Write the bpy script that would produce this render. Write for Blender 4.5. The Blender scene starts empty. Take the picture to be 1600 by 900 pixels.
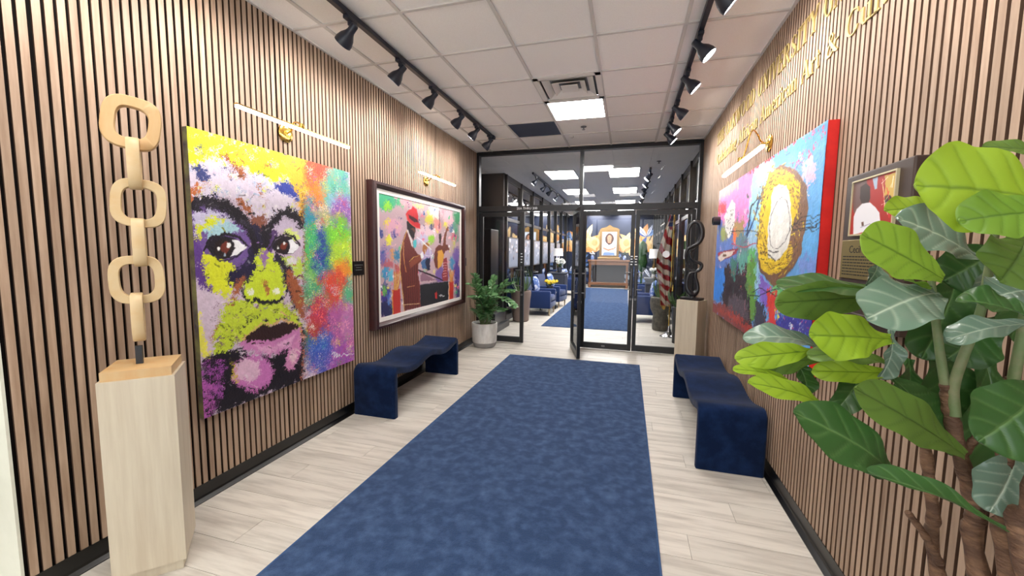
import bpy, bmesh, math, random
import numpy as np
from mathutils import Vector, Matrix, Quaternion

# ------------------------------------------------------------------ camera, world, lights, exposure
FPX = 631.6
H = 1.5
YAW, PITCH, ROLL = 0.27582, -0.09124, 0.010994
def cam_matrix():
    cy, sy, cp, sp, cr, sr = math.cos(YAW), math.sin(YAW), math.cos(PITCH), math.sin(PITCH), math.cos(ROLL), math.sin(ROLL)
    Rz = np.array([[cy, -sy, 0], [sy, cy, 0], [0, 0, 1]])
    Rx = np.array([[1, 0, 0], [0, cp, -sp], [0, sp, cp]])
    B = np.array([[1, 0, 0], [0, 0, -1], [0, 1, 0]])
    Rr = np.array([[cr, -sr, 0], [sr, cr, 0], [0, 0, 1]])
    return Rz @ Rx @ B @ Rr
CM = cam_matrix()
CP = np.array([0, 0, H])
scene = bpy.context.scene
col = scene.collection
cam_data = bpy.data.cameras.new('camera')
cam_data.sensor_width = 36
cam_data.lens = FPX / 1600 * 36
cam_data.clip_start = 0.02
cam_data.clip_end = 100
cam = bpy.data.objects.new('camera', cam_data)
m4 = Matrix(CM.tolist()).to_4x4()
m4.translation = Vector((0, 0, H))
cam.matrix_world = m4
col.objects.link(cam)
scene.camera = cam

world = bpy.data.worlds.new('world')
scene.world = world
world.use_nodes = True
bg = world.node_tree.nodes['Background']
bg.inputs[0].default_value = (0.93, 0.97, 1.0, 1)      # daylight let in by the added, unseen lobby window to lift the hall
bg.inputs[1].default_value = 2.0

scene.view_settings.view_transform = 'Standard'
scene.view_settings.look = 'None'
scene.view_settings.gamma = 1
scene.view_settings.exposure = 0.85
try:
    scene.view_settings.use_curve_mapping = False
except Exception:
    pass
try:
    scene.cycles.max_bounces = 8
    scene.cycles.diffuse_bounces = 4
    scene.cycles.glossy_bounces = 4
    scene.cycles.transparent_max_bounces = 16
    scene.cycles.caustics_reflective = False
    scene.cycles.caustics_refractive = False
    scene.cycles.sample_clamp_indirect = 4
except Exception:
    pass

PANEL_EMIT = 24.0       # fluorescent ceiling panels
BEHIND_EMIT = 9.0     # ceiling panels of the lobby the photographer stands in, most added for light
GALLERY_EMIT = 20.0
SPOT_W = 22.0          # each lit track head
PICTURE_EMIT = 13.0

# ------------------------------------------------------------------ maths helpers
def ray(u, v):
    return CM @ np.array([(u - 800) / FPX, -(v - 450) / FPX, -1.0])
def hit(u, v, ax, val):
    d = ray(u, v)
    t = (val - CP[ax]) / d[ax]
    return CP + t * d
def hitp(u, v, n, p0):
    r = ray(u, v)
    t = np.dot(np.array(p0, float) - CP, n) / np.dot(r, n)
    return CP + t * r
def at(u, v, depth):                       # point at a distance along the view axis
    return CP + ray(u, v) * depth
def proj(P):
    q = (np.asarray(P, float) - CP) @ CM
    return 800 + FPX * q[..., 0] / -q[..., 2], 450 - FPX * q[..., 1] / -q[..., 2]

rnd = random.Random(7)

def lin(c):
    c = np.asarray(c, float) / 255.0
    return np.where(c <= 0.04045, c / 12.92, ((c + 0.055) / 1.055) ** 2.4)
def rgb(r, g, b):
    return tuple(float(x) for x in lin((r, g, b))) + (1.0,)

# ------------------------------------------------------------------ mesh builder
def wloc(o):
    L = Vector((0, 0, 0))
    while o is not None:
        L = L + o.location
        o = o.parent
    return L
class MB:
    def __init__(self):
        self.v, self.f, self.uv = [], [], None
    def add(self, vs, fs):
        o = len(self.v)
        self.v += [tuple(float(c) for c in p) for p in vs]
        self.f += [tuple(i + o for i in f) for f in fs]
        return self
    def box(self, x0, x1, y0, y1, z0, z1):
        vs = [(x0, y0, z0), (x1, y0, z0), (x1, y1, z0), (x0, y1, z0), (x0, y0, z1), (x1, y0, z1), (x1, y1, z1), (x0, y1, z1)]
        return self.add(vs, [(0, 3, 2, 1), (4, 5, 6, 7), (0, 1, 5, 4), (1, 2, 6, 5), (2, 3, 7, 6), (3, 0, 4, 7)])
    def cbox(self, x0, x1, y0, y1, z0, z1, b=0.01):
        """box with chamfered edges"""
        bm = bmesh.new()
        vs = [bm.verts.new(p) for p in [(x0, y0, z0), (x1, y0, z0), (x1, y1, z0), (x0, y1, z0), (x0, y0, z1), (x1, y0, z1), (x1, y1, z1), (x0, y1, z1)]]
        for f in [(0, 3, 2, 1), (4, 5, 6, 7), (0, 1, 5, 4), (1, 2, 6, 5), (2, 3, 7, 6), (3, 0, 4, 7)]:
            bm.faces.new([vs[i] for i in f])
        bmesh.ops.bevel(bm, geom=bm.edges[:], offset=b, segments=3, profile=0.5, affect='EDGES')
        bm.verts.index_update()
        self.add([v.co for v in bm.verts], [tuple(v.index for v in f.verts) for f in bm.faces])
        bm.free()
        return self
    def obox(self, c, ax, ay, az, hx, hy, hz):
        c = np.array(c, float)
        ax, ay, az = [np.array(a, float) / np.linalg.norm(a) for a in (ax, ay, az)]
        vs = [c + sx * hx * ax + sy * hy * ay + sz * hz * az for sz in (-1, 1) for sx, sy in ((-1, -1), (1, -1), (1, 1), (-1, 1))]
        return self.add(vs, [(0, 3, 2, 1), (4, 5, 6, 7), (0, 1, 5, 4), (1, 2, 6, 5), (2, 3, 7, 6), (3, 0, 4, 7)])
    def prism(self, pts, vec):
        """polygon pts (3D, planar) extruded by vec"""
        n = len(pts)
        a = [np.array(p, float) for p in pts]
        b = [p + np.array(vec, float) for p in a]
        fs = [tuple(range(n))[::-1], tuple(range(n, 2 * n))]
        fs += [(i, (i + 1) % n, n + (i + 1) % n, n + i) for i in range(n)]
        return self.add(a + b, fs)
    def lathe(self, prof, c=(0, 0, 0), seg=24, axis=(0, 0, 1)):
        q = Vector((0, 0, 1)).rotation_difference(Vector(axis).normalized())
        vs, fs = [], []
        for r, z in prof:
            for k in range(seg):
                a = 2 * math.pi * k / seg
                p = q @ Vector((r * math.cos(a), r * math.sin(a), z)) + Vector(c)
                vs.append(p)
        for i in range(len(prof) - 1):
            for k in range(seg):
                k2 = (k + 1) % seg
                fs.append((i * seg + k, i * seg + k2, (i + 1) * seg + k2, (i + 1) * seg + k))
        fs.append(tuple(range(seg))[::-1])
        fs.append(tuple((len(prof) - 1) * seg + k for k in range(seg)))
        return self.add(vs, fs)
    def tube(self, pts, rad, seg=10, flat=1.0, closed=False, side=None):
        P = [Vector(p) for p in pts]
        n = len(P)
        R = rad if isinstance(rad, (list, tuple)) else [rad] * n
        vs, fs = [], []
        prev = None
        for i in range(n):
            if closed:
                t = (P[(i + 1) % n] - P[i - 1]).normalized()
            else:
                t = (P[min(i + 1, n - 1)] - P[max(i - 1, 0)]).normalized()
            if side is not None:
                s = Vector(side)
                s = (s - t * s.dot(t)).normalized()
            elif prev is None:
                s = t.orthogonal().normalized()
            else:
                s = (prev - t * prev.dot(t)).normalized()
            prev = s
            b = t.cross(s)
            for k in range(seg):
                a = 2 * math.pi * k / seg
                vs.append(P[i] + s * (math.cos(a) * R[i] * flat) + b * (math.sin(a) * R[i]))
        m = n if closed else n - 1
        for i in range(m):
            j = (i + 1) % n
            for k in range(seg):
                k2 = (k + 1) % seg
                fs.append((i * seg + k, i * seg + k2, j * seg + k2, j * seg + k))
        if not closed:
            fs.append(tuple(range(seg))[::-1])
            fs.append(tuple((n - 1) * seg + k for k in range(seg)))
        return self.add(vs, fs)
    def build(self, name, mat, parent=None, smooth=False, loc=None):
        me = bpy.data.meshes.new(name)
        vs = self.v
        if loc is not None:
            L = np.array(loc, float)
            vs = [tuple(np.array(p) - L) for p in vs]
        me.from_pydata(vs, [], self.f)
        bm = bmesh.new()
        bm.from_mesh(me)
        bmesh.ops.recalc_face_normals(bm, faces=bm.faces[:])
        bm.to_mesh(me)
        bm.free()
        me.materials.append(mat)
        if smooth:
            me.shade_smooth() if hasattr(me, 'shade_smooth') else None
            try:
                me.set_sharp_from_angle(angle=math.radians(40 if smooth is True else smooth))
            except Exception:
                pass
        o = bpy.data.objects.new(name, me)
        if loc is not None:
            o.location = loc
        col.objects.link(o)
        if parent is not None:
            o.parent = parent
            o.location = o.location - wloc(parent)      # meshes are written in world coordinates
        return o

def tag(o, label=None, cat=None, group=None, kind=None):
    if label: o['label'] = label
    if cat: o['category'] = cat
    if group: o['group'] = group
    if kind: o['kind'] = kind
    return o
def empty(name, loc, label=None, cat=None, group=None):
    o = bpy.data.objects.new(name, None)
    o.location = loc
    o.empty_display_size = 0.1
    col.objects.link(o)
    return tag(o, label, cat, group)
def struct(mb, name, mat, smooth=False):
    return tag(mb.build(name, mat, None, smooth), kind='structure')
def copy_obj(o, name=None, parent=None):
    c = o.copy()
    if name: c.name = name
    col.objects.link(c)
    if parent is not None: c.parent = parent
    return c
def copy_tree(o, parent=None):
    c = o.copy()
    col.objects.link(c)
    if parent is not None: c.parent = parent
    for ch in list(o.children):
        copy_tree(ch, c)
    return c

# ------------------------------------------------------------------ materials
def mat(name, color, rough=0.5, metal=0.0, spec=0.5, noise=None, bump=None, coat=0.0, emit=None, sheen=0.0, scale=(1, 1, 1), rand=0.0, detail=4):
    m = bpy.data.materials.new(name)
    m.use_nodes = True
    nt = m.node_tree
    b = nt.nodes['Principled BSDF']
    b.inputs['Base Color'].default_value = color
    b.inputs['Roughness'].default_value = rough
    b.inputs['Metallic'].default_value = metal
    b.inputs['Specular IOR Level'].default_value = spec
    b.inputs['Coat Weight'].default_value = coat
    b.inputs['Sheen Weight'].default_value = sheen
    if emit:
        b.inputs['Emission Color'].default_value = emit[0]
        b.inputs['Emission Strength'].default_value = emit[1]
    tc = nt.nodes.new('ShaderNodeTexCoord')
    mp = nt.nodes.new('ShaderNodeMapping')
    mp.inputs['Scale'].default_value = scale
    nt.links.new(tc.outputs['Object'], mp.inputs[0])
    last = None
    if rand:
        oi = nt.nodes.new('ShaderNodeObjectInfo')
        ml = nt.nodes.new('ShaderNodeVectorMath'); ml.operation = 'SCALE'
        cx = nt.nodes.new('ShaderNodeCombineXYZ')
        for i in range(3): nt.links.new(oi.outputs['Random'], cx.inputs[i])
        nt.links.new(cx.outputs[0], ml.inputs[0]); ml.inputs['Scale'].default_value = 37.0
        nt.links.new(ml.outputs[0], mp.inputs['Location'])
    if noise:                                   # (scale, other colour, low, high)
        n = nt.nodes.new('ShaderNodeTexNoise')
        n.inputs['Scale'].default_value = noise[0]
        n.inputs['Detail'].default_value = detail
        n.inputs['Roughness'].default_value = 0.6
        nt.links.new(mp.outputs[0], n.inputs['Vector'])
        mr = nt.nodes.new('ShaderNodeMapRange')
        mr.inputs[1].default_value = noise[2]; mr.inputs[2].default_value = noise[3]
        nt.links.new(n.outputs['Fac'], mr.inputs[0])
        mx = nt.nodes.new('ShaderNodeMix'); mx.data_type = 'RGBA'
        mx.inputs[6].default_value = color; mx.inputs[7].default_value = noise[1]
        nt.links.new(mr.outputs[0], mx.inputs[0])
        last = mx.outputs[2]
    if rand:
        hs = nt.nodes.new('ShaderNodeHueSaturation')
        mr2 = nt.nodes.new('ShaderNodeMapRange')
        mr2.inputs[3].default_value = 1 - rand; mr2.inputs[4].default_value = 1 + rand
        nt.links.new(oi.outputs['Random'], mr2.inputs[0])
        nt.links.new(mr2.outputs[0], hs.inputs['Value'])
        if last: nt.links.new(last, hs.inputs['Color'])
        else: hs.inputs['Color'].default_value = color
        last = hs.outputs[0]
    if last: nt.links.new(last, b.inputs['Base Color'])
    if bump:                                    # (scale, strength, distance)
        n2 = nt.nodes.new('ShaderNodeTexNoise')
        n2.inputs['Scale'].default_value = bump[0]; n2.inputs['Detail'].default_value = 5
        nt.links.new(mp.outputs[0], n2.inputs['Vector'])
        bp = nt.nodes.new('ShaderNodeBump')
        bp.inputs['Strength'].default_value = bump[1]; bp.inputs['Distance'].default_value = bump[2]
        nt.links.new(n2.outputs['Fac'], bp.inputs['Height'])
        nt.links.new(bp.outputs[0], b.inputs['Normal'])
    return m

def emission(name, color, strength):
    m = bpy.data.materials.new(name)
    m.use_nodes = True
    nt = m.node_tree
    for n in list(nt.nodes): nt.nodes.remove(n)
    e = nt.nodes.new('ShaderNodeEmission')
    e.inputs[0].default_value = color; e.inputs[1].default_value = strength
    o = nt.nodes.new('ShaderNodeOutputMaterial')
    nt.links.new(e.outputs[0], o.inputs[0])
    return m

def glass(name, tint, ior=1.5):
    m = bpy.data.materials.new(name)
    m.use_nodes = True
    nt = m.node_tree
    for n in list(nt.nodes): nt.nodes.remove(n)
    t = nt.nodes.new('ShaderNodeBsdfTransparent'); t.inputs[0].default_value = tint
    g = nt.nodes.new('ShaderNodeBsdfGlossy'); g.inputs['Roughness'].default_value = 0.0
    f = nt.nodes.new('ShaderNodeFresnel'); f.inputs['IOR'].default_value = ior
    mx = nt.nodes.new('ShaderNodeMixShader')
    o = nt.nodes.new('ShaderNodeOutputMaterial')
    nt.links.new(f.outputs[0], mx.inputs[0]); nt.links.new(t.outputs[0], mx.inputs[1]); nt.links.new(g.outputs[0], mx.inputs[2])
    nt.links.new(mx.outputs[0], o.inputs[0])
    return m

def painted(name, rough=0.5, spec=0.4, bump=0.0):
    m = bpy.data.materials.new(name)
    m.use_nodes = True
    nt = m.node_tree
    b = nt.nodes['Principled BSDF']
    a = nt.nodes.new('ShaderNodeAttribute'); a.attribute_name = 'paint'
    nt.links.new(a.outputs['Color'], b.inputs['Base Color'])
    b.inputs['Roughness'].default_value = rough
    b.inputs['Specular IOR Level'].default_value = spec
    if bump:
        tc = nt.nodes.new('ShaderNodeTexCoord')
        n2 = nt.nodes.new('ShaderNodeTexNoise'); n2.inputs['Scale'].default_value = 90; n2.inputs['Detail'].default_value = 4
        nt.links.new(tc.outputs['Object'], n2.inputs['Vector'])
        bp = nt.nodes.new('ShaderNodeBump'); bp.inputs['Strength'].default_value = bump; bp.inputs['Distance'].default_value = 0.004
        nt.links.new(n2.outputs['Fac'], bp.inputs['Height']); nt.links.new(bp.outputs[0], b.inputs['Normal'])
    return m

M = {}
M['slat'] = mat('walnut_slat', rgb(174, 150, 130), 0.55, noise=(2.2, rgb(140, 115, 95), 0.38, 0.74), scale=(14, 14, 1.1), rand=0.13, spec=0.3, detail=6)
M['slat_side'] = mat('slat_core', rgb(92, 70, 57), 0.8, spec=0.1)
M['felt'] = mat('black_felt_backing', rgb(16, 13, 12), 0.95, spec=0.1)
M['black_plastic'] = mat('black_vinyl_base', rgb(11, 11, 12), 0.3)
M['white_wall'] = mat('cream_painted_wall', rgb(220, 220, 207), 0.8, noise=(3, rgb(206, 206, 192), 0.3, 0.7), bump=(60, 0.08, 0.004))
M['plank'] = mat('pale_oak_vinyl', rgb(216, 210, 200), 0.42, noise=(1.5, rgb(166, 158, 148), 0.44, 0.80), scale=(1.3, 13, 1), rand=0.06, spec=0.4, detail=5)
M['plank_gap'] = mat('plank_joint', rgb(120, 112, 104), 0.8)
M['carpet'] = mat('navy_carpet', rgb(44, 68, 106), 0.95, noise=(13, rgb(92, 119, 160), 0.42, 0.98), bump=(200, 0.9, 0.006), spec=0.08, sheen=0.1, detail=14)
M['carpet_edge'] = mat('carpet_binding', rgb(66, 92, 132), 0.9, spec=0.1)
M['tile'] = mat('ceiling_tile', rgb(247, 244, 241), 0.9, noise=(180, rgb(238, 234, 230), 0.45, 0.75), spec=0.1, rand=0.015)
M['grid'] = mat('ceiling_grid', rgb(206, 202, 198), 0.6)
M['black_metal'] = mat('black_metal', rgb(22, 24, 30), 0.38, spec=0.5)
M['frame_metal'] = mat('bronze_black_aluminium', rgb(26, 27, 31), 0.35, spec=0.5)
M['track'] = mat('matt_black_track', rgb(24, 29, 44), 0.42)
M['navy_velvet'] = mat('navy_velvet', rgb(14, 29, 57), 0.9, noise=(9, rgb(28, 48, 88), 0.42, 0.85), bump=(240, 0.4, 0.003), sheen=0.08, spec=0.03, detail=8)
M['brass'] = mat('brass', rgb(226, 186, 96), 0.22, metal=1.0)
M['gold_letter'] = mat('satin_gold', rgb(190, 168, 104), 0.45, metal=0.3)
M['pedestal'] = mat('bleached_oak_veneer', rgb(202, 191, 170), 0.5, noise=(2.5, rgb(186, 172, 150), 0.35, 0.7), scale=(12, 12, 0.7))
M['pine'] = mat('pale_pine', rgb(200, 168, 122), 0.45, noise=(2.5, rgb(196, 150, 96), 0.4, 0.75), scale=(5, 5, 1.2))
M['pine2'] = mat('pale_pine_pale', rgb(202, 178, 138), 0.45, noise=(2.5, rgb(200, 168, 122), 0.42, 0.75), scale=(1.5, 5, 6))
M['glass'] = glass('clear_grey_glass', (0.93, 0.935, 0.94, 1))
M['dark_glass'] = mat('dark_reflective_glass', rgb(12, 13, 16), 0.03, spec=0.9, coat=0.6)
M['chrome'] = mat('chrome', rgb(220, 220, 222), 0.12, metal=1.0)
M['white_vinyl'] = mat('white_vinyl', rgb(236, 236, 240), 0.5)
M['mahogany'] = mat('mahogany_frame', rgb(58, 22, 24), 0.42, coat=0.1, noise=(4, rgb(44, 16, 18), 0.4, 0.7), scale=(6, 1, 6))
M['mat_board'] = mat('white_mat_board', rgb(236, 232, 226), 0.7)
M['canvas_side'] = mat('canvas_side', rgb(120, 116, 70), 0.8, noise=(5, rgb(60, 44, 60), 0.4, 0.6))
M['red_paint'] = mat('red_painted_edge', rgb(206, 34, 30), 0.45, noise=(8, rgb(180, 24, 24), 0.4, 0.7))
M['bark'] = mat('brown_bark', rgb(88, 62, 46), 0.7, noise=(14, rgb(138, 104, 78), 0.45, 0.7), bump=(50, 0.8, 0.01), scale=(1, 1, 3))
M['green_stem'] = mat('green_stem', rgb(104, 122, 80), 0.6, noise=(20, rgb(130, 130, 100), 0.45, 0.7))
M['soil'] = mat('soil', rgb(46, 36, 28), 0.95, bump=(60, 1, 0.01))
M['concrete'] = mat('pale_concrete_pot', rgb(228, 227, 226), 0.7, noise=(8, rgb(196, 194, 192), 0.4, 0.7), scale=(2, 2, 0.5))
M['concrete_base'] = mat('grey_concrete_foot', rgb(150, 148, 148), 0.75)
M['dark_wood'] = mat('dark_walnut', rgb(60, 43, 36), 0.45, noise=(4, rgb(50, 36, 32), 0.4, 0.7), scale=(1, 1, 6))
M['brass_plate'] = mat('antique_brass_plate', rgb(150, 134, 84), 0.38, metal=0.7)
M['ink'] = mat('black_ink', rgb(24, 20, 14), 0.6)
M['pale_brass'] = mat('pale_brass_frame', rgb(196, 184, 150), 0.4, metal=0.3)
M['black_gloss'] = mat('satin_black_sculpture', rgb(24, 24, 28), 0.28, spec=0.6)
M['plaque_black'] = mat('black_acrylic', rgb(18, 15, 16), 0.35)
M['console_wood'] = mat('console_brown_wood', rgb(140, 96, 66), 0.4, noise=(4, rgb(110, 72, 50), 0.4, 0.7), scale=(1, 6, 6))
M['console_dark'] = mat('console_dark_panel', rgb(44, 38, 40), 0.5)
M['gilt'] = mat('gilt_frame', rgb(146, 116, 70), 0.35, metal=0.7)
M['armchair'] = mat('navy_upholstery', rgb(38, 58, 106), 0.85, sheen=0.2, spec=0.15)
M['light_wood'] = mat('light_wood_leg', rgb(200, 176, 140), 0.5)
M['pillow'] = mat('patterned_blue_pillow', rgb(90, 116, 176), 0.85, noise=(14, rgb(214, 220, 232), 0.5, 0.6), spec=0.1)
M['lamp_shade'] = mat('white_lamp_shade', rgb(232, 230, 228), 0.8, emit=(rgb(255, 246, 236), 0.12))
M['cabinet'] = mat('charcoal_blue_cabinet', rgb(58, 62, 74), 0.5)
M['yellow'] = mat('yellow_petal', rgb(236, 206, 60), 0.7)
M['white_petal'] = mat('white_petal', rgb(240, 240, 234), 0.7)
M['dark_leaf'] = mat('dark_green_leaf', rgb(40, 74, 40), 0.4, noise=(20, rgb(70, 104, 60), 0.4, 0.7))
M['urn'] = mat('mottled_grey_urn', rgb(112, 108, 98), 0.7, noise=(18, rgb(82, 80, 74), 0.4, 0.65), bump=(30, 0.5, 0.01))
M['taupe_pot'] = mat('taupe_ribbed_pot', rgb(138, 120, 112), 0.7)
M['grey_metal'] = mat('grey_metal', rgb(110, 110, 112), 0.4, metal=0.6)
M['white_metal'] = mat('white_metal', rgb(226, 222, 216), 0.45)
M['dark_void'] = mat('dark_plenum', rgb(40, 42, 48), 0.8)
M['panel'] = emission('fluorescent_diffuser', (1.0, 0.97, 0.93, 1), PANEL_EMIT)
M['panel_behind'] = emission('lobby_diffuser', (1.0, 0.95, 0.9, 1), BEHIND_EMIT)
M['panel_gallery'] = emission('gallery_diffuser', (1.0, 0.97, 0.94, 1), GALLERY_EMIT)
M['led'] = emission('led_strip', (1.0, 0.95, 0.9, 1), PICTURE_EMIT)
M['bulb'] = emission('lit_bulb', (1.0, 0.97, 0.94, 1), 22)
M['paint'] = painted('oil_paint_on_canvas', 0.5, 0.4, 0.5)
M['print'] = painted('printed_image', 0.35, 0.4)
M['flag_cloth'] = painted('flag_cloth', 0.85, 0.15)

# ------------------------------------------------------------------ painter: colours laid on a fine mesh grid
def _hash(ix, iy, seed):
    h = (ix.astype(np.int64) * 374761393 + iy.astype(np.int64) * 668265263 + seed * 1442695041) & 0xffffffff
    h = ((h ^ (h >> 13)) * 1274126177) & 0xffffffff
    return ((h ^ (h >> 16)) & 0xffff) / 65535.0
def vnoise(x, y, seed=0):
    ix, iy = np.floor(x), np.floor(y)
    fx, fy = x - ix, y - iy
    fx, fy = fx * fx * (3 - 2 * fx), fy * fy * (3 - 2 * fy)
    a, b = _hash(ix, iy, seed), _hash(ix + 1, iy, seed)
    c, d = _hash(ix, iy + 1, seed), _hash(ix + 1, iy + 1, seed)
    return (a * (1 - fx) + b * fx) * (1 - fy) + (c * (1 - fx) + d * fx) * fy
def fbm(x, y, seed=0, oct=4):
    s, a, t = 0, 1.0, 0
    for k in range(oct):
        s = s + a * vnoise(x * 2 ** k, y * 2 ** k, seed + k * 17); t += a; a *= 0.55
    return s / t

class Painter:
    """U, V: drawing coordinates of every grid vertex; X, Y: the canvas's own metres (for brush noise)"""
    def __init__(self, U, V, X, Y, base):
        self.U, self.V, self.X, self.Y = U, V, X, Y
        self.C = np.empty(U.shape + (3,)); self.C[:] = base
        self.h = np.zeros(U.shape)
        self.k = 0
    def _apply(self, sl, a, c):
        a = np.clip(a, 0, 1)[..., None]
        self.C[sl] = self.C[sl] * (1 - a) + np.array(c, float) * a
        self.h[sl] = np.maximum(self.h[sl], 0) * (1 - a[..., 0]) + a[..., 0] * (0.5 + 0.5 * vnoise(self.X[sl] * 160, self.Y[sl] * 160, self.k))
    def _mask(self, x0, x1, y0, y1):
        return (self.U > x0) & (self.U < x1) & (self.V > y0) & (self.V < y1)
    def _edge(self, sl, d, rough, freq, soft):
        self.k += 7
        if rough:
            n = fbm(self.X[sl] * freq, self.Y[sl] * freq, self.k, 3) - 0.5
            d = d + n * 2 * rough
        return np.clip(0.5 - d / soft, 0, 1)
    def poly(self, pts, c, rough=1.5, freq=40, soft=1.2, a=1.0, dens=None, dfreq=120):
        P = np.array(pts, float)
        mg = rough * 1.2 + soft + 1
        sl = self._mask(P[:, 0].min() - mg, P[:, 0].max() + mg, P[:, 1].min() - mg, P[:, 1].max() + mg)
        u, v = self.U[sl], self.V[sl]
        if not u.size: return
        ins = np.zeros(u.shape, bool); dist = np.full(u.shape, 1e9)
        n = len(P)
        for i in range(n):
            (x1, y1), (x2, y2) = P[i], P[(i + 1) % n]
            if y1 != y2:
                cond = ((y1 > v) != (y2 > v)) & (u < (x2 - x1) * (v - y1) / (y2 - y1) + x1)
                ins ^= cond
            dx, dy = x2 - x1, y2 - y1
            L = dx * dx + dy * dy + 1e-9
            t = np.clip(((u - x1) * dx + (v - y1) * dy) / L, 0, 1)
            dist = np.minimum(dist, np.hypot(u - x1 - t * dx, v - y1 - t * dy))
        m = self._edge(sl, np.where(ins, -dist, dist), rough, freq, soft) * a
        if dens is not None:
            self.k += 5
            m = m * np.clip((dens - fbm(self.X[sl] * dfreq, self.Y[sl] * dfreq, self.k, 3)) * 12 + 0.5, 0, 1)
        self._apply(sl, m, c)
    def line(self, pts, w, c, rough=0.4, freq=60, soft=0.8, a=1.0):
        P = np.array(pts, float)
        W = np.array(w if isinstance(w, (list, tuple)) else [w] * len(P), float) / 2
        mg = W.max() + rough + soft + 1
        sl = self._mask(P[:, 0].min() - mg, P[:, 0].max() + mg, P[:, 1].min() - mg, P[:, 1].max() + mg)
        u, v = self.U[sl], self.V[sl]
        if not u.size: return
        d = np.full(u.shape, 1e9)
        for i in range(len(P) - 1):
            (x1, y1), (x2, y2) = P[i], P[i + 1]
            dx, dy = x2 - x1, y2 - y1
            t = np.clip(((u - x1) * dx + (v - y1) * dy) / (dx * dx + dy * dy + 1e-9), 0, 1)
            d = np.minimum(d, np.hypot(u - x1 - t * dx, v - y1 - t * dy) - (W[i] * (1 - t) + W[i + 1] * t))
        self._apply(sl, self._edge(sl, d, rough, freq, soft) * a, c)
    def blob(self, cx, cy, rx, ry, c, rough=2.0, freq=30, soft=1.5, a=1.0, ang=0, dens=None, dfreq=120):
        t = np.linspace(0, 2 * math.pi, 21)[:-1]
        ca, sa = math.cos(ang), math.sin(ang)
        pts = [(cx + rx * math.cos(q) * ca - ry * math.sin(q) * sa, cy + rx * math.cos(q) * sa + ry * math.sin(q) * ca) for q in t]
        self.poly(pts, c, rough, freq, soft, a, dens, dfreq)

    def warp(self, a1=2.0, f1=40, a2=.9, f2=120):
        X, Y = self.X, self.Y
        self.U = self.U + a1 * 2 * (fbm(X * f1, Y * f1, 91, 2) - .5) + a2 * 2 * (vnoise(X * f2, Y * f2, 93) - .5)
        self.V = self.V + a1 * 2 * (fbm(X * f1, Y * f1, 95, 2) - .5) + a2 * 2 * (vnoise(X * f2, Y * f2, 97) - .5)
    def spread(self, r, f=150, seed=1, keep=None):
        """broken colour: every dab is taken from somewhere within r cells"""
        n, m = self.U.shape
        i, j = np.meshgrid(np.arange(n), np.arange(m), indexing='ij')
        di = np.rint((vnoise(self.X * f, self.Y * f, seed) - .5) * 2 * r * self.mask_r).astype(int) if self.mask_r is not None else np.rint((vnoise(self.X * f, self.Y * f, seed) - .5) * 2 * r).astype(int)
        dj = np.rint((vnoise(self.X * f, self.Y * f, seed + 1) - .5) * 2 * r * (self.mask_r if self.mask_r is not None else 1)).astype(int)
        self.C = self.C[np.clip(i + di, 0, n - 1), np.clip(j + dj, 0, m - 1)]
    mask_r = None

def grid_mesh(name, P, C, material, parent=None, hgt=None, nrm=None, hamp=0.0):
    """P: (n,m,3) world points; C: (n,m,3) sRGB 0-255"""
    n, m = P.shape[:2]
    if hgt is not None:
        P = P + np.array(nrm)[None, None, :] * (hgt[..., None] * hamp)
    idx = np.arange(n * m).reshape(n, m)
    q = np.stack([idx[:-1, :-1], idx[1:, :-1], idx[1:, 1:], idx[:-1, 1:]], -1).reshape(-1, 4)
    a, b = P[1, 0] - P[0, 0], P[0, 1] - P[0, 0]
    if nrm is not None and np.dot(np.cross(a, b), nrm) < 0:
        q = q[:, ::-1]
    me = bpy.data.meshes.new(name)
    me.vertices.add(n * m)
    me.vertices.foreach_set('co', P.reshape(-1).astype(np.float32))
    me.loops.add(q.size)
    me.loops.foreach_set('vertex_index', q.reshape(-1).astype(np.int32))
    me.polygons.add(len(q))
    me.polygons.foreach_set('loop_start', np.arange(0, q.size, 4, dtype=np.int32))
    me.update(calc_edges=True)
    ca = me.color_attributes.new('paint', 'FLOAT_COLOR', 'POINT')
    rgba = np.ones((n * m, 4), np.float32)
    rgba[:, :3] = lin(np.clip(C.reshape(-1, 3), 0, 255))
    ca.data.foreach_set('color', rgba.reshape(-1))
    me.materials.append(material)
    o = bpy.data.objects.new(name, me)
    col.objects.link(o)
    if parent is not None:
        o.parent = parent
        o.location = -wloc(parent)
    return o

def wall_grid(x, y0, y1, z0, z1, step):
    """grid on a wall plane x = const; also its photograph-like drawing coordinates"""
    ny, nz = max(2, int(abs(y1 - y0) / step)), max(2, int((z1 - z0) / step))
    Y, Z = np.meshgrid(np.linspace(y0, y1, ny), np.linspace(z0, z1, nz), indexing='ij')
    P = np.stack([np.full_like(Y, x), Y, Z], -1)
    U, V = proj(P)
    return P, U, V, Y, Z

YEL, LIME, BLK, WHT = (220, 226, 44), (190, 226, 60), (24, 18, 30), (240, 236, 236)

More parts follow.
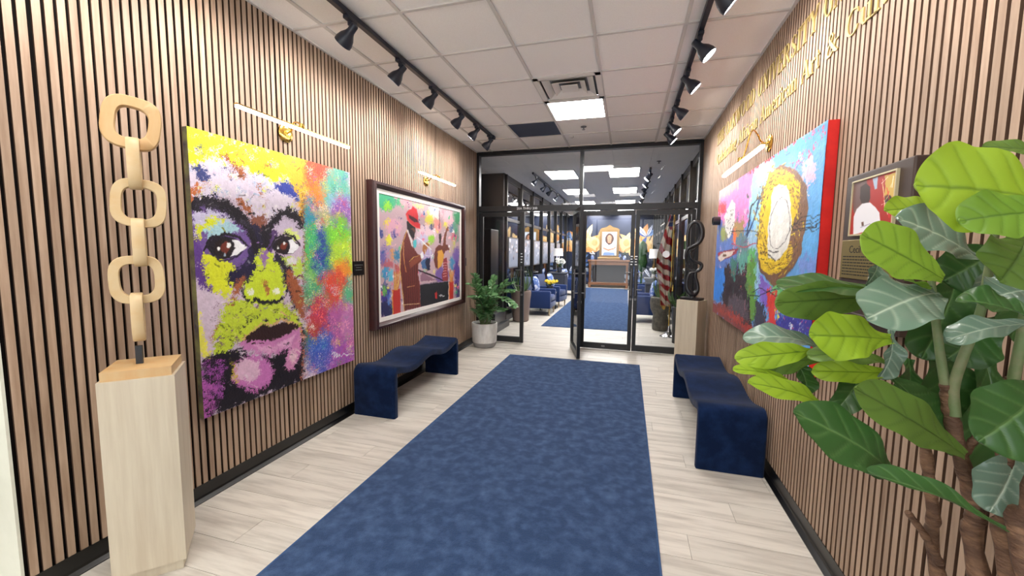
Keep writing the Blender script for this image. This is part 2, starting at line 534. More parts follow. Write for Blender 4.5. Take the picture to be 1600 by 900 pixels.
def paint_face():
    P, U, V, Y, Z = wall_grid(-2.350, 1.711, 3.072, 0.501, 2.164, 0.0033)
    p = Painter(U, V, Y, Z, (222, 204, 220)); p.warp(1.6, 34, .8, 110)
    N = lambda f, s: fbm(Y * f, Z * f, s, 4)
    # right-hand rainbow ground
    for c, cx, cy, rx, ry in [((226, 120, 60), 470, 300, 60, 60), ((240, 190, 50), 468, 262, 30, 40), ((120, 200, 90), 500, 380, 40, 60),
                              ((236, 90, 70), 496, 268, 26, 34), ((240, 140, 50), 500, 312, 22, 26), ((110, 190, 170), 528, 300, 24, 40),
                              ((150, 190, 220), 532, 320, 18, 22), ((150, 100, 190), 535, 335, 18, 26), ((200, 180, 150), 500, 340, 20, 20),
                              ((60, 90, 190), 492, 360, 14, 22), ((130, 220, 60), 530, 385, 22, 50), ((190, 230, 60), 535, 410, 20, 34),
                              ((40, 70, 160), 502, 402, 13, 40), ((70, 190, 110), 484, 370, 10, 40), ((60, 120, 170), 508, 432, 16, 16),
                              ((244, 150, 50), 534, 432, 18, 26), ((230, 80, 60), 520, 458, 28, 34), ((90, 190, 140), 545, 470, 10, 34),
                              ((80, 170, 120), 490, 460, 18, 26), ((200, 60, 90), 505, 490, 24, 26), ((60, 130, 120), 478, 540, 8, 26),
                              ((190, 100, 170), 535, 520, 26, 50), ((176, 90, 190), 525, 555, 34, 24), ((84, 96, 200), 500, 548, 22, 36),
                              ((60, 100, 200), 496, 535, 14, 20), ((206, 130, 190), 545, 500, 12, 30), ((60, 160, 190), 482, 330, 8, 20),
                              ((196, 70, 60), 490, 515, 12, 12)]:
        p.blob(cx, cy, rx, ry, c, rough=11, freq=16, soft=7)
    rs = random.Random(3)
    pal = [(230, 90, 60), (240, 220, 60), (90, 200, 90), (60, 90, 200), (230, 120, 190), (250, 240, 230), (60, 180, 180), (40, 60, 120), (240, 160, 60)]
    for k in range(260):
        u, v = rs.uniform(474, 556), rs.uniform(262, 590)
        p.blob(u, v, rs.uniform(.8, 3.2), rs.uniform(.8, 3.2), pal[rs.randrange(len(pal))], rough=1.5, freq=60, soft=1)
    # face ground
    face = [(286, 190), (452, 236), (462, 300), (474, 350), (474, 440), (476, 500), (470, 600), (310, 660), (286, 400)]
    p.poly(face, (206, 186, 206), rough=3)
    p.poly([(286, 190), (466, 240), (474, 300), (440, 286), (400, 276), (350, 250), (300, 256), (286, 250)], YEL, rough=7, freq=24)
    p.poly([(440, 232), (470, 242), (478, 300), (470, 340), (456, 300)], (244, 190, 60), rough=4)
    p.poly([(290, 258), (340, 246), (400, 272), (450, 292), (470, 330), (440, 334), (410, 350), (390, 330), (350, 306), (300, 310)], (226, 214, 232), rough=7, freq=30)
    for k in range(150):
        u, v = rs.uniform(292, 470), rs.uniform(205, 335)
        c = [(236, 240, 90), (244, 240, 244), (210, 190, 220), (170, 190, 220), (60, 60, 120), (176, 100, 60)][rs.randrange(6)]
        a = rs.uniform(-.6, .9)
        L = rs.uniform(3, 14)
        p.line([(u, v), (u + L * math.cos(a), v + L * math.sin(a))], rs.uniform(.8, 3), c, rough=1.2, freq=70)
    p.poly([(342, 240), (356, 246), (382, 268), (386, 280), (374, 276), (360, 258)], (168, 96, 56), rough=2.5)
    p.poly([(366, 306), (378, 312), (394, 326), (396, 336), (386, 332), (372, 318)], (168, 96, 56), rough=2)
    p.poly([(290, 302), (306, 288), (318, 290), (300, 312)], (196, 110, 60), rough=3)
    p.poly([(428, 290), (446, 282), (462, 298), (470, 318), (452, 304), (440, 304)], (50, 66, 160), rough=4)
    p.poly([(300, 262), (314, 258), (330, 276), (322, 284), (306, 278)], (60, 70, 130), rough=4)
    p.poly([(392, 338), (414, 334), (416, 372), (398, 372)], (140, 84, 66), rough=3)
    # eye sockets
    p.poly([(296, 318), (330, 310), (364, 322), (388, 352), (396, 420), (352, 444), (318, 434), (296, 400)], (112, 84, 150), rough=5)
    p.poly([(300, 334), (326, 328), (356, 336), (372, 350), (330, 352), (306, 372)], (206, 200, 230), rough=4)
    p.poly([(316, 356), (336, 346), (362, 350), (378, 362), (352, 364), (326, 374)], (170, 210, 220), rough=3)
    p.poly([(303, 356), (330, 340), (356, 342), (340, 348), (318, 360), (310, 378)], YEL, rough=3)
    p.poly([(430, 344), (450, 336), (472, 348), (472, 372), (452, 362), (434, 362)], (206, 190, 214), rough=3)
    p.poly([(440, 362), (456, 358), (470, 372), (462, 376), (448, 370)], (226, 240, 130), rough=2)
    # cheeks
    p.poly([(300, 390), (340, 400), (366, 416), (372, 440), (350, 470), (330, 460), (312, 430)], YEL, rough=6)
    p.poly([(304, 380), (316, 384), (318, 430), (336, 456), (318, 452), (302, 430)], (96, 60, 140), rough=4)
    p.poly([(306, 452), (338, 458), (358, 470), (356, 500), (338, 540), (320, 560), (306, 540)], (216, 196, 214), rough=5)
    p.poly([(300, 486), (312, 490), (316, 520), (330, 560), (322, 564), (304, 530)], (240, 234, 90), rough=4)
    # dark masses between brow, nose and cheeks
    p.poly([(386, 346), (408, 352), (412, 384), (404, 420), (398, 442), (372, 450), (354, 444), (356, 430), (384, 410), (392, 380)], (34, 28, 60), rough=4)
    p.poly([(408, 356), (430, 344), (432, 372), (424, 400), (412, 396)], (84, 56, 110), rough=4)
    p.poly([(428, 392), (444, 400), (456, 420), (466, 448), (474, 490), (458, 480), (444, 440), (430, 416)], (34, 28, 50), rough=4)
    p.poly([(446, 414), (462, 430), (474, 460), (474, 500), (462, 480), (450, 444)], (166, 92, 56), rough=3)
    p.poly([(384, 430), (380, 446), (366, 470), (344, 512), (332, 534), (330, 522), (350, 490), (366, 452), (376, 432)], (166, 96, 60), rough=2.5)
    # nose
    p.poly([(402, 392), (412, 386), (426, 398), (438, 424), (446, 446), (440, 470), (420, 480), (396, 476), (380, 464), (382, 444), (396, 430)], (206, 226, 50), rough=4)
    p.poly([(410, 388), (420, 392), (418, 412), (410, 420)], (150, 110, 170), rough=3)
    p.poly([(408, 440), (414, 438), (422, 456), (418, 464)], (176, 110, 60), rough=2)
    p.line([(381, 440), (377, 452), (382, 466), (392, 472)], 3, BLK, rough=1.2)
    p.line([(392, 472), (400, 468), (412, 474), (424, 472), (438, 470), (448, 460)], [3, 6, 7, 6, 4, 3], BLK, rough=1.5)
    p.blob(392, 456, 5, 6, (244, 246, 220), rough=1.2); p.blob(432, 456, 6, 5, (244, 246, 220), rough=1.2)
    # eyebrows
    p.poly([(294, 318), (306, 309), (328, 306), (352, 312), (374, 326), (392, 346), (400, 372), (412, 390), (396, 396), (388, 370), (370, 348), (348, 332), (324, 326), (300, 332)], BLK, rough=2, freq=60)
    p.poly([(406, 362), (418, 346), (432, 330), (452, 323), (468, 332), (475, 350), (470, 360), (462, 346), (448, 340), (434, 346), (424, 366), (418, 388), (408, 386)], BLK, rough=2, freq=60)
    for k in range(40):
        t = rs.random(); u = 300 + t * 90; v = 318 + (t ** 2) * 40 + rs.uniform(-6, 6)
        p.line([(u, v), (u + 8, v + rs.uniform(-1, 4))], 0.7, (70, 64, 84), rough=0.4)
    # eyes
    p.poly([(323, 386), (332, 374), (350, 369), (366, 372), (384, 384), (376, 396), (360, 404), (342, 404), (330, 398)], BLK, rough=1)
    p.poly([(362, 374), (372, 376), (386, 387), (374, 396), (360, 402), (366, 388)], (244, 244, 248), rough=.8)
    p.blob(348, 388, 15, 15, (30, 18, 20), rough=.8); p.blob(352, 387, 7, 9, (110, 44, 30), rough=2)
    p.blob(341, 389, 2.8, 3, (250, 250, 250), rough=.3); p.blob(357, 383, 3.4, 3.6, (250, 250, 250), rough=.3); p.blob(351, 398, 2, 2.6, (150, 170, 190), rough=.5)
    p.line([(318, 392), (330, 372), (352, 366), (372, 370), (388, 386)], [2, 5, 5, 4, 2], BLK, rough=1)
    p.line([(330, 398), (344, 408), (362, 406), (380, 394)], [2, 3, 3, 2], (40, 30, 60), rough=1)
    p.poly([(424, 386), (432, 374), (444, 369), (456, 372), (468, 384), (458, 396), (444, 398), (432, 394)], BLK, rough=.8)
    p.poly([(450, 376), (457, 374), (467, 386), (457, 396), (449, 396), (453, 386)], (244, 244, 248), rough=.7)
    p.blob(440, 385, 10, 11, (30, 18, 20), rough=.7); p.blob(443, 384, 5, 6, (120, 48, 30), rough=1.5)
    p.blob(434, 387, 2, 2.2, (250, 250, 250), rough=.2); p.blob(444, 380, 2.2, 2.4, (250, 250, 250), rough=.2)
    p.line([(420, 390), (430, 372), (446, 366), (460, 371), (469, 384)], [2, 4, 4, 3, 1.5], BLK, rough=.8)
    p.poly([(440, 402), (456, 400), (472, 408), (470, 436), (458, 420)], (196, 220, 80), rough=4)
    p.poly([(446, 404), (460, 402), (466, 410), (452, 414)], (226, 220, 226), rough=2)
    # beard, mouth, chin
    p.poly([(352, 476), (372, 466), (400, 478), (440, 474), (462, 486), (474, 508), (470, 520), (440, 500), (404, 520), (372, 534), (346, 560), (330, 556), (336, 520)], (196, 216, 56), rough=6, freq=36)
    for k in range(170):
        u, v = rs.uniform(336, 470), rs.uniform(474, 552)
        if 384 < u < 462 and 506 < v < 530: continue
        p.line([(u, v), (u + rs.uniform(-4, 6), v + rs.uniform(-5, 4))], rs.uniform(.8, 2.4), [BLK, BLK, (226, 224, 120), (120, 84, 110)][rs.randrange(4)], rough=1, freq=90)
    p.poly([(316, 560), (340, 552), (370, 548), (398, 556), (430, 556), (474, 516), (474, 596), (444, 606), (318, 654)], BLK, rough=5)
    p.poly([(372, 536), (398, 526), (420, 528), (450, 522), (470, 508), (468, 528), (448, 548), (420, 556), (396, 550), (380, 546)], (206, 130, 186), rough=3)
    p.poly([(396, 540), (430, 540), (462, 522), (452, 540), (424, 550), (402, 548)], (226, 166, 206), rough=3)
    p.poly([(378, 533), (392, 520), (410, 508), (424, 510), (440, 503), (456, 504), (467, 509), (450, 522), (424, 532), (398, 532)], (46, 22, 24), rough=1.2)
    p.line([(378, 533), (392, 518), (410, 505), (424, 508), (440, 500), (464, 506)], 2.2, (214, 170, 120), rough=.8)
    p.blob(394, 583, 32, 28, (206, 120, 190), rough=4); p.blob(386, 578, 20, 18, (232, 190, 216), rough=5)
    p.line([(362, 566), (364, 584), (372, 596)], [3, 5, 2], (220, 200, 60), rough=1.5)
    p.poly([(448, 552), (458, 536), (470, 522), (470, 556), (458, 578), (446, 574)], (216, 140, 190), rough=3)
    p.poly([(452, 556), (462, 544), (464, 560), (456, 570)], (240, 200, 214), rough=2)
    p.poly([(312, 566), (352, 560), (350, 600), (340, 640), (316, 656)], (170, 84, 176), rough=5, dens=.5, dfreq=60)
    p.poly([(312, 600), (340, 596), (330, 650), (314, 656)], (196, 100, 190), rough=4, dens=.56, dfreq=90)
    p.line([(470, 510), (475, 540), (470, 592)], 2, (214, 120, 90), rough=1)
    p.line([(472, 300), (475, 360), (473, 430), (477, 500)], 2.4, (120, 70, 60), rough=1.5)
    # broken, dabbed colour everywhere but in the eyes and the lips
    k_ = np.ones(p.U.shape)
    for cx, cy, rx, ry in ((353, 387, 36, 20), (446, 385, 26, 16)):
        k_ = np.minimum(k_, np.clip(((p.U - cx) / rx) ** 2 + ((p.V - cy) / ry) ** 2 - .9, 0, 1))
    for cx, cy, rx, ry in ((425, 518, 52, 22), (412, 462, 34, 16)):
        k_ = k_ * (.35 + .65 * np.clip(((p.U - cx) / rx) ** 2 + ((p.V - cy) / ry) ** 2 - .6, 0, 1))
    k_ = k_ * np.where(p.U > 474, 1.1, .5)
    p.mask_r = k_
    p.spread(13, 95, 5); p.spread(7, 210, 15)
    sp_ = fbm(Y * 120, Z * 120, 77, 3)
    p.C += ((sp_ > .63) & (p.U > 474))[..., None] * np.array([60, 50, 20]) * (fbm(Y * 12, Z * 12, 3, 2) > .5)[..., None]
    dark_ = (sp_ < .36) & (p.V > 470) & (p.U < 474) & (k_ > .5)
    p.C[dark_] = p.C[dark_] * .35
    n_, m_ = p.U.shape
    for k in range(520):
        i, j = rs.randrange(15, n_ - 15), rs.randrange(15, m_ - 15)
        u, v = p.U[i, j], p.V[i, j]
        if k_[i, j] < .25 or u > 472: continue
        c = p.C[min(n_ - 1, max(0, i + rs.randint(-16, 16))), min(m_ - 1, max(0, j + rs.randint(-16, 16)))].copy()
        if rs.random() < .25: c = c * .6
        elif rs.random() < .25: c = c * .6 + 100
        a = rs.uniform(-.8, 1.2); L_ = rs.uniform(3, 9)
        p.line([(u, v), (u + L_ * math.cos(a), v + L_ * math.sin(a))], rs.uniform(.7, 2.2), c, rough=.8, freq=120)
    # signature scribble
    pts = [(518, 553), (524, 550), (521, 558), (527, 551), (526, 559), (530, 553), (533, 557), (537, 552), (541, 555), (552, 552)]
    p.line(pts, 1.3, (244, 240, 244), rough=.2)
    p.C *= (0.86 + 0.14 * N(60, 5))[..., None]
    return P, p

def paint_jazz():
    P, U, V, Y, Z = wall_grid(-2.336, 3.470, 5.452, 0.824, 2.046, 0.0056)
    p = Painter(U, V, Y, Z, (198, 168, 176)); p.warp(.5, 16, .3, 60)
    S = lambda x, y: (590 + x / 4.29, 290 + y / 4.29)
    rs = random.Random(5)
    for c, x, y, rx, ry in [((60, 180, 130), 60, 110, 60, 60), ((80, 190, 130), 130, 110, 30, 20), ((150, 220, 60), 65, 135, 22, 34), ((240, 170, 180), 200, 110, 50, 30),
                            ((236, 230, 140), 280, 140, 30, 20), ((240, 214, 120), 350, 220, 30, 60), ((240, 220, 60), 65, 255, 16, 30), ((226, 170, 190), 110, 280, 50, 60),
                            ((60, 70, 140), 25, 320, 16, 24), ((50, 60, 140), 115, 330, 14, 26), ((240, 230, 70), 72, 362, 18, 26), ((176, 150, 180), 60, 440, 50, 50),
                            ((230, 160, 90), 98, 460, 16, 40), ((60, 130, 170), 132, 470, 16, 40), ((110, 100, 170), 40, 480, 20, 60), ((190, 100, 110), 70, 530, 40, 30),
                            ((60, 150, 200), 52, 590, 22, 34), ((90, 190, 220), 88, 610, 18, 40), ((190, 90, 90), 130, 560, 20, 40), ((60, 50, 140), 50, 720, 34, 60),
                            ((40, 40, 90), 60, 830, 50, 60), ((110, 180, 90), 45, 700, 14, 30), ((90, 140, 220), 80, 760, 12, 40), ((230, 200, 210), 330, 320, 60, 60),
                            ((240, 236, 220), 380, 170, 40, 60), ((240, 160, 150), 400, 270, 30, 50), ((150, 210, 60), 355, 360, 20, 26), ((230, 226, 90), 352, 235, 14, 40),
                            ((240, 190, 200), 480, 220, 30, 50), ((60, 150, 100), 530, 210, 18, 60), ((240, 226, 90), 450, 260, 16, 20), ((60, 110, 160), 500, 290, 10, 24),
                            ((70, 160, 120), 525, 310, 14, 60), ((230, 100, 120), 510, 340, 12, 24), ((206, 220, 60), 510, 410, 10, 40), ((120, 90, 170), 530, 470, 20, 60),
                            ((60, 140, 190), 500, 520, 16, 50), ((90, 60, 150), 530, 600, 18, 80), ((60, 50, 110), 535, 700, 14, 60), ((190, 170, 210), 330, 470, 40, 50),
                            ((120, 90, 160), 430, 600, 50, 60), ((200, 190, 220), 300, 360, 40, 40), ((60, 70, 120), 365, 275, 8, 12)]:
        cu, cv = S(x, y)
        p.blob(cu, cv, rx / 4.29, ry / 4.29, c, rough=4, freq=9, soft=4)
    pal = [(240, 230, 120), (240, 240, 240), (60, 90, 160), (240, 120, 150), (90, 200, 140), (250, 190, 200), (60, 50, 120)]
    for k in range(240):
        u, v = S(rs.uniform(12, 552), rs.uniform(80, 820))
        p.blob(u, v, rs.uniform(.4, 2.2), rs.uniform(.4, 2.6), pal[rs.randrange(len(pal))], rough=.6, freq=40, soft=.8)
    p.spread(5, 60, 5)
    L = lambda pts: [S(*q) for q in pts]
    # red columns
    p.poly(L([(97, 700), (152, 690), (154, 850), (100, 870)]), (196, 52, 46), rough=.4); p.line(L([(100, 704), (102, 866)]), 1, (236, 180, 60), rough=.3)
    p.poly(L([(478, 645), (508, 640), (508, 760), (480, 768)]), (196, 52, 46), rough=.4); p.line(L([(480, 650), (482, 764)]), .8, (236, 190, 70), rough=.3)
    for k in range(14):
        p.line(L([(125 + k * 2 - 14, 700), (110 + k * 4, 560 + rs.uniform(0, 40))]), .6, [(226, 140, 60), (190, 60, 40), (236, 220, 90)][k % 3], rough=.4)
        p.line(L([(494 + k - 7, 645), (478 + k * 3, 560 + rs.uniform(0, 30))]), .5, [(226, 140, 60), (190, 60, 40), (236, 220, 90)][k % 3], rough=.4)
    # bassist and bass
    p.poly(L([(388, 420), (410, 398), (440, 400), (470, 394), (480, 430), (455, 436), (440, 470), (436, 510), (405, 560), (388, 550), (378, 500)]), (112, 52, 40), rough=.8)
    p.poly(L([(400, 440), (430, 430), (446, 470), (430, 540), (404, 560)]), (222, 160, 60), rough=1)
    p.poly(L([(410, 326), (424, 320), (430, 350), (422, 392), (412, 384)]), (44, 26, 26), rough=.5)
    p.line(L([(470, 280), (452, 340), (446, 410)]), [2, 3, 4], (120, 60, 40), rough=.5); p.line(L([(466, 290), (470, 300)]), 3, (150, 80, 50))
    p.poly(L([(440, 490), (462, 484), (470, 560), (472, 640), (438, 644), (430, 600), (442, 560)]), (150, 50, 60), rough=.8)
    for k in range(6): p.line(L([(440, 520 + k * 18), (462, 516 + k * 18)]), .6, (240, 200, 190), rough=.2)
    p.line(L([(412, 170), (416, 230), (412, 290)]), .8, (90, 40, 60), rough=.3)
    # piano
    p.poly(L([(284, 668), (360, 650), (474, 640), (474, 780), (400, 790), (288, 812)]), (26, 24, 34), rough=.5)
    p.line(L([(270, 566), (360, 600), (436, 636)]), [2.2, 3, 1.6], (50, 26, 46), rough=.3)
    p.line(L([(290, 662), (372, 652), (470, 640)]), 1.1, (150, 130, 150), rough=.4)
    p.poly(L([(286, 600), (300, 580), (350, 610), (400, 636), (290, 640)]), (150, 110, 130), rough=1.5)
    p.poly(L([(384, 722), (396, 706), (402, 724), (398, 760), (386, 756)]), (190, 44, 44), rough=.8)
    p.line(L([(414, 738), (424, 730), (422, 744), (430, 734), (436, 744), (446, 738)]), .9, (240, 240, 240), rough=.1)
    # trumpeter
    p.poly(L([(168, 380), (180, 330), (198, 300), (225, 350), (245, 420), (268, 460), (284, 470), (300, 490), (270, 530), (272, 600), (284, 680), (288, 810), (180, 840), (165, 700), (150, 560), (152, 450)]), (110, 44, 40), rough=.8)
    for k in range(7):
        p.line(L([(175 + k * 14, 470 + k * 8), (178 + k * 15, 830)]), .5, (70, 24, 28), rough=.3)
    p.line(L([(198, 300), (172, 370), (152, 450), (150, 560), (166, 700), (180, 840)]), .9, (236, 190, 90), rough=.3)
    p.line(L([(176, 380), (172, 450), (178, 520), (192, 580)]), .9, (226, 160, 90), rough=.3)
    p.line(L([(196, 680), (246, 672)]), .8, (226, 170, 110)); p.line(L([(172, 800), (284, 790)]), .9, (236, 200, 150), rough=.5)
    p.line(L([(214, 510), (240, 480), (290, 465)]), .8, (236, 190, 90), rough=.3)
    p.poly(L([(196, 300), (206, 296), (232, 370), (240, 420), (228, 404)]), (230, 220, 220), rough=.5)
    p.poly(L([(236, 372), (262, 360), (262, 410), (244, 420)]), (80, 190, 200), rough=.8)
    p.poly(L([(194, 240), (226, 226), (246, 250), (254, 300), (240, 366), (222, 340), (200, 290)]), (28, 18, 22), rough=.8)
    p.poly(L([(218, 290), (240, 282), (252, 300), (246, 320), (236, 300)]), (110, 60, 46), rough=.5)
    p.poly(L([(190, 190), (204, 166), (228, 156), (236, 138), (262, 160), (272, 200), (270, 238), (284, 260), (284, 286), (262, 284), (226, 262), (200, 230)]), (214, 40, 50), rough=.5)
    p.poly(L([(206, 192), (232, 206), (266, 232), (272, 246), (246, 246), (214, 220)]), (70, 16, 30), rough=.4)
    p.line(L([(192, 196), (202, 230), (228, 262), (262, 284), (284, 286)]), 1, (240, 110, 90), rough=.2)
    p.poly(L([(212, 520), (240, 490), (286, 462), (296, 490), (250, 530), (220, 556)]), (140, 70, 50), rough=.7)
    p.poly(L([(284, 462), (300, 440), (310, 480), (292, 496)]), (240, 240, 240), rough=.4)
    p.poly(L([(300, 440), (304, 400), (330, 380), (346, 398), (330, 430), (316, 462)]), (176, 110, 60), rough=.8)
    p.line(L([(262, 345), (300, 372), (360, 430)]), 1.2, (236, 236, 240), rough=.2)
    p.line(L([(300, 380), (350, 420), (352, 470), (322, 470), (318, 430)]), 1.0, (220, 220, 226), rough=.2)
    p.poly(L([(290, 510), (330, 480), (346, 500), (336, 560), (300, 556)]), (60, 100, 150), rough=1.5)
    p.poly(L([(320, 500), (350, 484), (352, 560), (330, 576)]), (30, 30, 60), rough=1.5)
    p.C *= .94
    return P, p

def paint_abstract():
    P, U, V, Y, Z = wall_grid(0.920, 2.380, 4.800, 0.870, 2.155, 0.0060)
    p = Painter(U, V, Y, Z, (100, 160, 220)); p.warp(1.0, 16, .5, 70)
    A = lambda x, y: (1110 + x / 5.625, 260 + y / 5.625)
    B = lambda x, y: (1110 + x / 5.625, 400 + y / 5.625)
    LA = lambda pts: [A(*q) for q in pts]
    LB = lambda pts: [B(*q) for q in pts]
    rs = random.Random(11)
    p.poly(LA([(60, 200), (440, 10), (430, 300), (300, 560), (60, 480)]), (226, 130, 196), rough=3, freq=8)
    p.poly(LA([(60, 200), (240, 110), (250, 180), (60, 320)]), (240, 170, 170), rough=3, freq=8)
    p.poly(LA([(380, 40), (560, -60), (540, 160), (440, 500), (400, 560), (340, 420)]), (150, 206, 236), rough=2.5, freq=8)
    p.poly(LA([(400, 20), (520, -50), (500, 60), (420, 220)]), (170, 220, 240), rough=2, freq=8)
    p.poly(LA([(900, 1000), (760, 1000), (860, 300), (840, -60), (640, -140), (1020, -400), (990, 300)]), (96, 170, 230), rough=3, freq=8)
    p.poly(LA([(800, 0), (900, -60), (930, 60), (840, 200)]), (236, 190, 214), rough=3, freq=12)
    for k in range(14):
        u, v = rs.uniform(780, 960), rs.uniform(-160, 200)
        p.line(LA([(u, v), (u + rs.uniform(-60, 60), v + rs.uniform(20, 80))]), rs.uniform(.6, 2), [(240, 160, 190), (250, 246, 250), (214, 60, 90)][k % 3], rough=.6)
    p.line(LA([(960, -220), (900, -120), (870, -60)]), 2, (220, 50, 80), rough=.8)
    p.line(LA([(1000, -330), (700, -200), (440, -10), (240, 100)]), 2.5, (224, 60, 70), rough=1.2)
    p.poly(LA([(62, 318), (140, 316), (130, 420), (60, 418)]), (226, 50, 66), rough=.8)
    p.poly(LA([(60, 480), (300, 560), (300, 700), (240, 1000), (30, 1000), (40, 620)]), (90, 120, 190), rough=3, freq=12)
    p.poly(LA([(90, 560), (160, 500), (160, 640), (100, 660)]), (150, 160, 90), rough=2)
    p.poly(LA([(196, 480), (300, 460), (300, 620), (200, 640)]), (170, 140, 90), rough=2)
    p.poly(LA([(196, 570), (226, 560), (230, 680), (200, 690)]), (236, 120, 60), rough=1.2)
    p.poly(LA([(240, 600), (420, 560), (430, 900), (240, 900)]), (96, 130, 140), rough=3)
    p.poly(LA([(330, 560), (440, 540), (430, 760), (340, 740)]), (150, 190, 220), rough=2.5)
    p.poly(LA([(330, 730), (400, 710), (410, 1000), (320, 1000)]), (100, 190, 110), rough=2)
    # lower half
    p.poly(LB([(20, 100), (140, 120), (120, 400), (10, 380)]), (56, 130, 220), rough=2)
    p.poly(LB([(130, 80), (330, 80), (340, 300), (360, 560), (380, 700), (230, 640), (100, 410), (120, 240)]), (46, 34, 42), rough=3, freq=16)
    p.poly(LB([(180, 30), (240, 0), (220, 240), (190, 200)]), (60, 120, 110), rough=2)
    p.poly(LB([(240, -20), (330, -20), (280, 160), (250, 130)]), (90, 160, 150), rough=2)
    p.poly(LB([(150, 420), (220, 320), (330, 420), (340, 560), (200, 580)]), (86, 76, 86), rough=4, freq=20)
    p.poly(LB([(10, 400), (120, 420), (380, 690), (400, 760), (0, 480)]), (130, 60, 60), rough=4)
    p.poly(LB([(60, 470), (200, 500), (380, 640), (390, 720)]), (170, 60, 50), rough=3)
    p.poly(LB([(320, 60), (400, 40), (400, 300), (430, 520), (360, 560), (340, 400), (320, 280)]), (96, 150, 60), rough=2.5)
    p.poly(LB([(400, 80), (440, 60), (440, 300), (400, 310)]), (150, 200, 230), rough=2)
    p.poly(LB([(430, 150), (520, 260), (520, 420), (470, 470), (430, 330)]), (130, 100, 200), rough=2.5)
    p.poly(LB([(400, 380), (480, 440), (500, 640), (380, 700)]), (60, 60, 80), rough=3)
    p.poly(LB([(500, 220), (680, 220), (700, 300), (590, 420), (560, 300)]), (110, 190, 120), rough=2.5)
    p.poly(LB([(500, 300), (590, 310), (580, 580), (510, 590)]), (214, 60, 50), rough=1.5)
    p.poly(LB([(480, 590), (620, 580), (600, 660), (490, 660)]), (210, 40, 60), rough=3)
    p.poly(LB([(590, 500), (900, 480), (900, 720), (560, 740)]), (56, 56, 150), rough=3)
    p.poly(LB([(780, 0), (950, -20), (940, 160), (800, 160)]), (120, 150, 220), rough=2.5)
    p.poly(LB([(380, 640), (600, 660), (620, 760), (380, 740)]), (96, 40, 110), rough=3)
    p.blob(*B(600, 500), 5, 3, (230, 226, 40), rough=1)
    for k in range(40):
        u, v = B(rs.uniform(600, 900), rs.uniform(500, 700))
        p.line([(u, v), (u + rs.uniform(-1, 1), v + rs.uniform(2, 9))], rs.uniform(.5, 1.6), [(70, 90, 200), (226, 60, 90), (220, 226, 240), (90, 60, 160)][k % 4], rough=.5)
    for k in range(70):
        u, v = B(rs.uniform(110, 380), rs.uniform(80, 600))
        p.line([(u, v), (u + rs.uniform(-5, 5), v + rs.uniform(-4, 5))], rs.uniform(.3, 1), [(190, 60, 50), (30, 20, 30), (120, 110, 120), (200, 120, 130), (40, 90, 90)][k % 5], rough=.5)
    for k in range(60):
        u, v = A(rs.uniform(60, 440), rs.uniform(300, 900))
        p.line([(u, v), (u + rs.uniform(-1, 1), v + rs.uniform(2, 10))], rs.uniform(.4, 1.2), [(240, 190, 210), (90, 110, 190), (180, 170, 90), (120, 60, 110), (220, 220, 226)][k % 5], rough=.5)
    p.spread(6, 40, 5); p.spread(3, 90, 8)
    # masks and eyes at the far end
    p.poly(LA([(150, 380), (196, 290), (222, 340), (216, 500), (170, 640), (130, 560), (126, 440)]), (226, 224, 220), rough=1.5)
    for k in range(26):
        u, v = A(rs.uniform(135, 215), rs.uniform(340, 620)); p.line([(u, v), (u + rs.uniform(-2, 3), v + rs.uniform(-3, 4))], .5, (50, 44, 50), rough=.3)
    p.poly(LA([(66, 760), (140, 740), (250, 720), (220, 770), (150, 810), (80, 830)]), (150, 44, 60), rough=1)
    p.poly(LA([(66, 800), (110, 756), (210, 740), (190, 780), (90, 834)]), (214, 200, 190), rough=.8)
    p.blob(*A(128, 784), 3, 2, (110, 80, 60), rough=.6)
    p.line(LA([(190, 680), (250, 700), (310, 712), (370, 680), (420, 676)]), 1.2, (206, 40, 60), rough=.5)
    # black open triangle
    p.line(LA([(440, 262), (362, 356), (344, 470), (322, 600)]), 2.2, (26, 26, 40), rough=.4)
    p.line(LA([(440, 262), (400, 420), (324, 620)]), 2.2, (26, 60, 110), rough=.4)
    p.blob(*A(330, 262), 1.6, 4, (40, 60, 60), rough=.5)
    # the ring: brown outer, yellow, white centre
    p.poly(LA([(600, -10), (700, 0), (790, 60), (850, 180), (862, 360), (840, 560), (800, 760), (720, 900), (620, 1030), (560, 1060), (500, 1000), (430, 900), (412, 700), (440, 420), (470, 220), (520, 60)]), (124, 88, 66), rough=2.5, freq=16)
    p.poly(LA([(520, 60), (640, 30), (740, 70), (800, 160), (800, 280), (770, 400), (730, 480), (700, 600), (690, 700), (740, 720), (700, 850), (600, 930), (520, 960), (450, 900), (414, 740), (426, 540), (460, 300), (490, 160)]), (232, 196, 30), rough=2.5, freq=18)
    for k in range(620):
        t = rs.uniform(0, 6.283); rr = rs.uniform(.66, 1.04)
        x, y = 610 + 205 * rr * math.cos(t), 470 + 470 * rr * math.sin(t)
        a = t + 1.57 + rs.uniform(-.7, .7)
        Ln = rs.uniform(12, 40)
        c = [(150, 104, 20), (250, 226, 60), (96, 66, 30), (244, 210, 40), (70, 46, 34), (200, 160, 30)][rs.randrange(6)]
        if 700 < x and rs.random() < .6: c = (140, 96, 66)
        p.line(LA([(x, y), (x + Ln * math.cos(a), y + Ln * math.sin(a))]), rs.uniform(.5, 1.4), c, rough=.6, freq=50)
    p.poly(LA([(556, 190), (610, 160), (670, 172), (696, 230), (712, 340), (716, 520), (706, 640), (680, 720), (620, 800), (576, 834), (512, 800), (502, 700), (508, 560), (530, 380), (540, 260)]), (234, 232, 226), rough=1)
    p.line(LA([(560, 380), (600, 300), (630, 268), (676, 300), (700, 430), (704, 560), (660, 660), (610, 715), (560, 722), (526, 690), (522, 560), (534, 430), (560, 380)]), .7, (70, 66, 66), rough=.3)
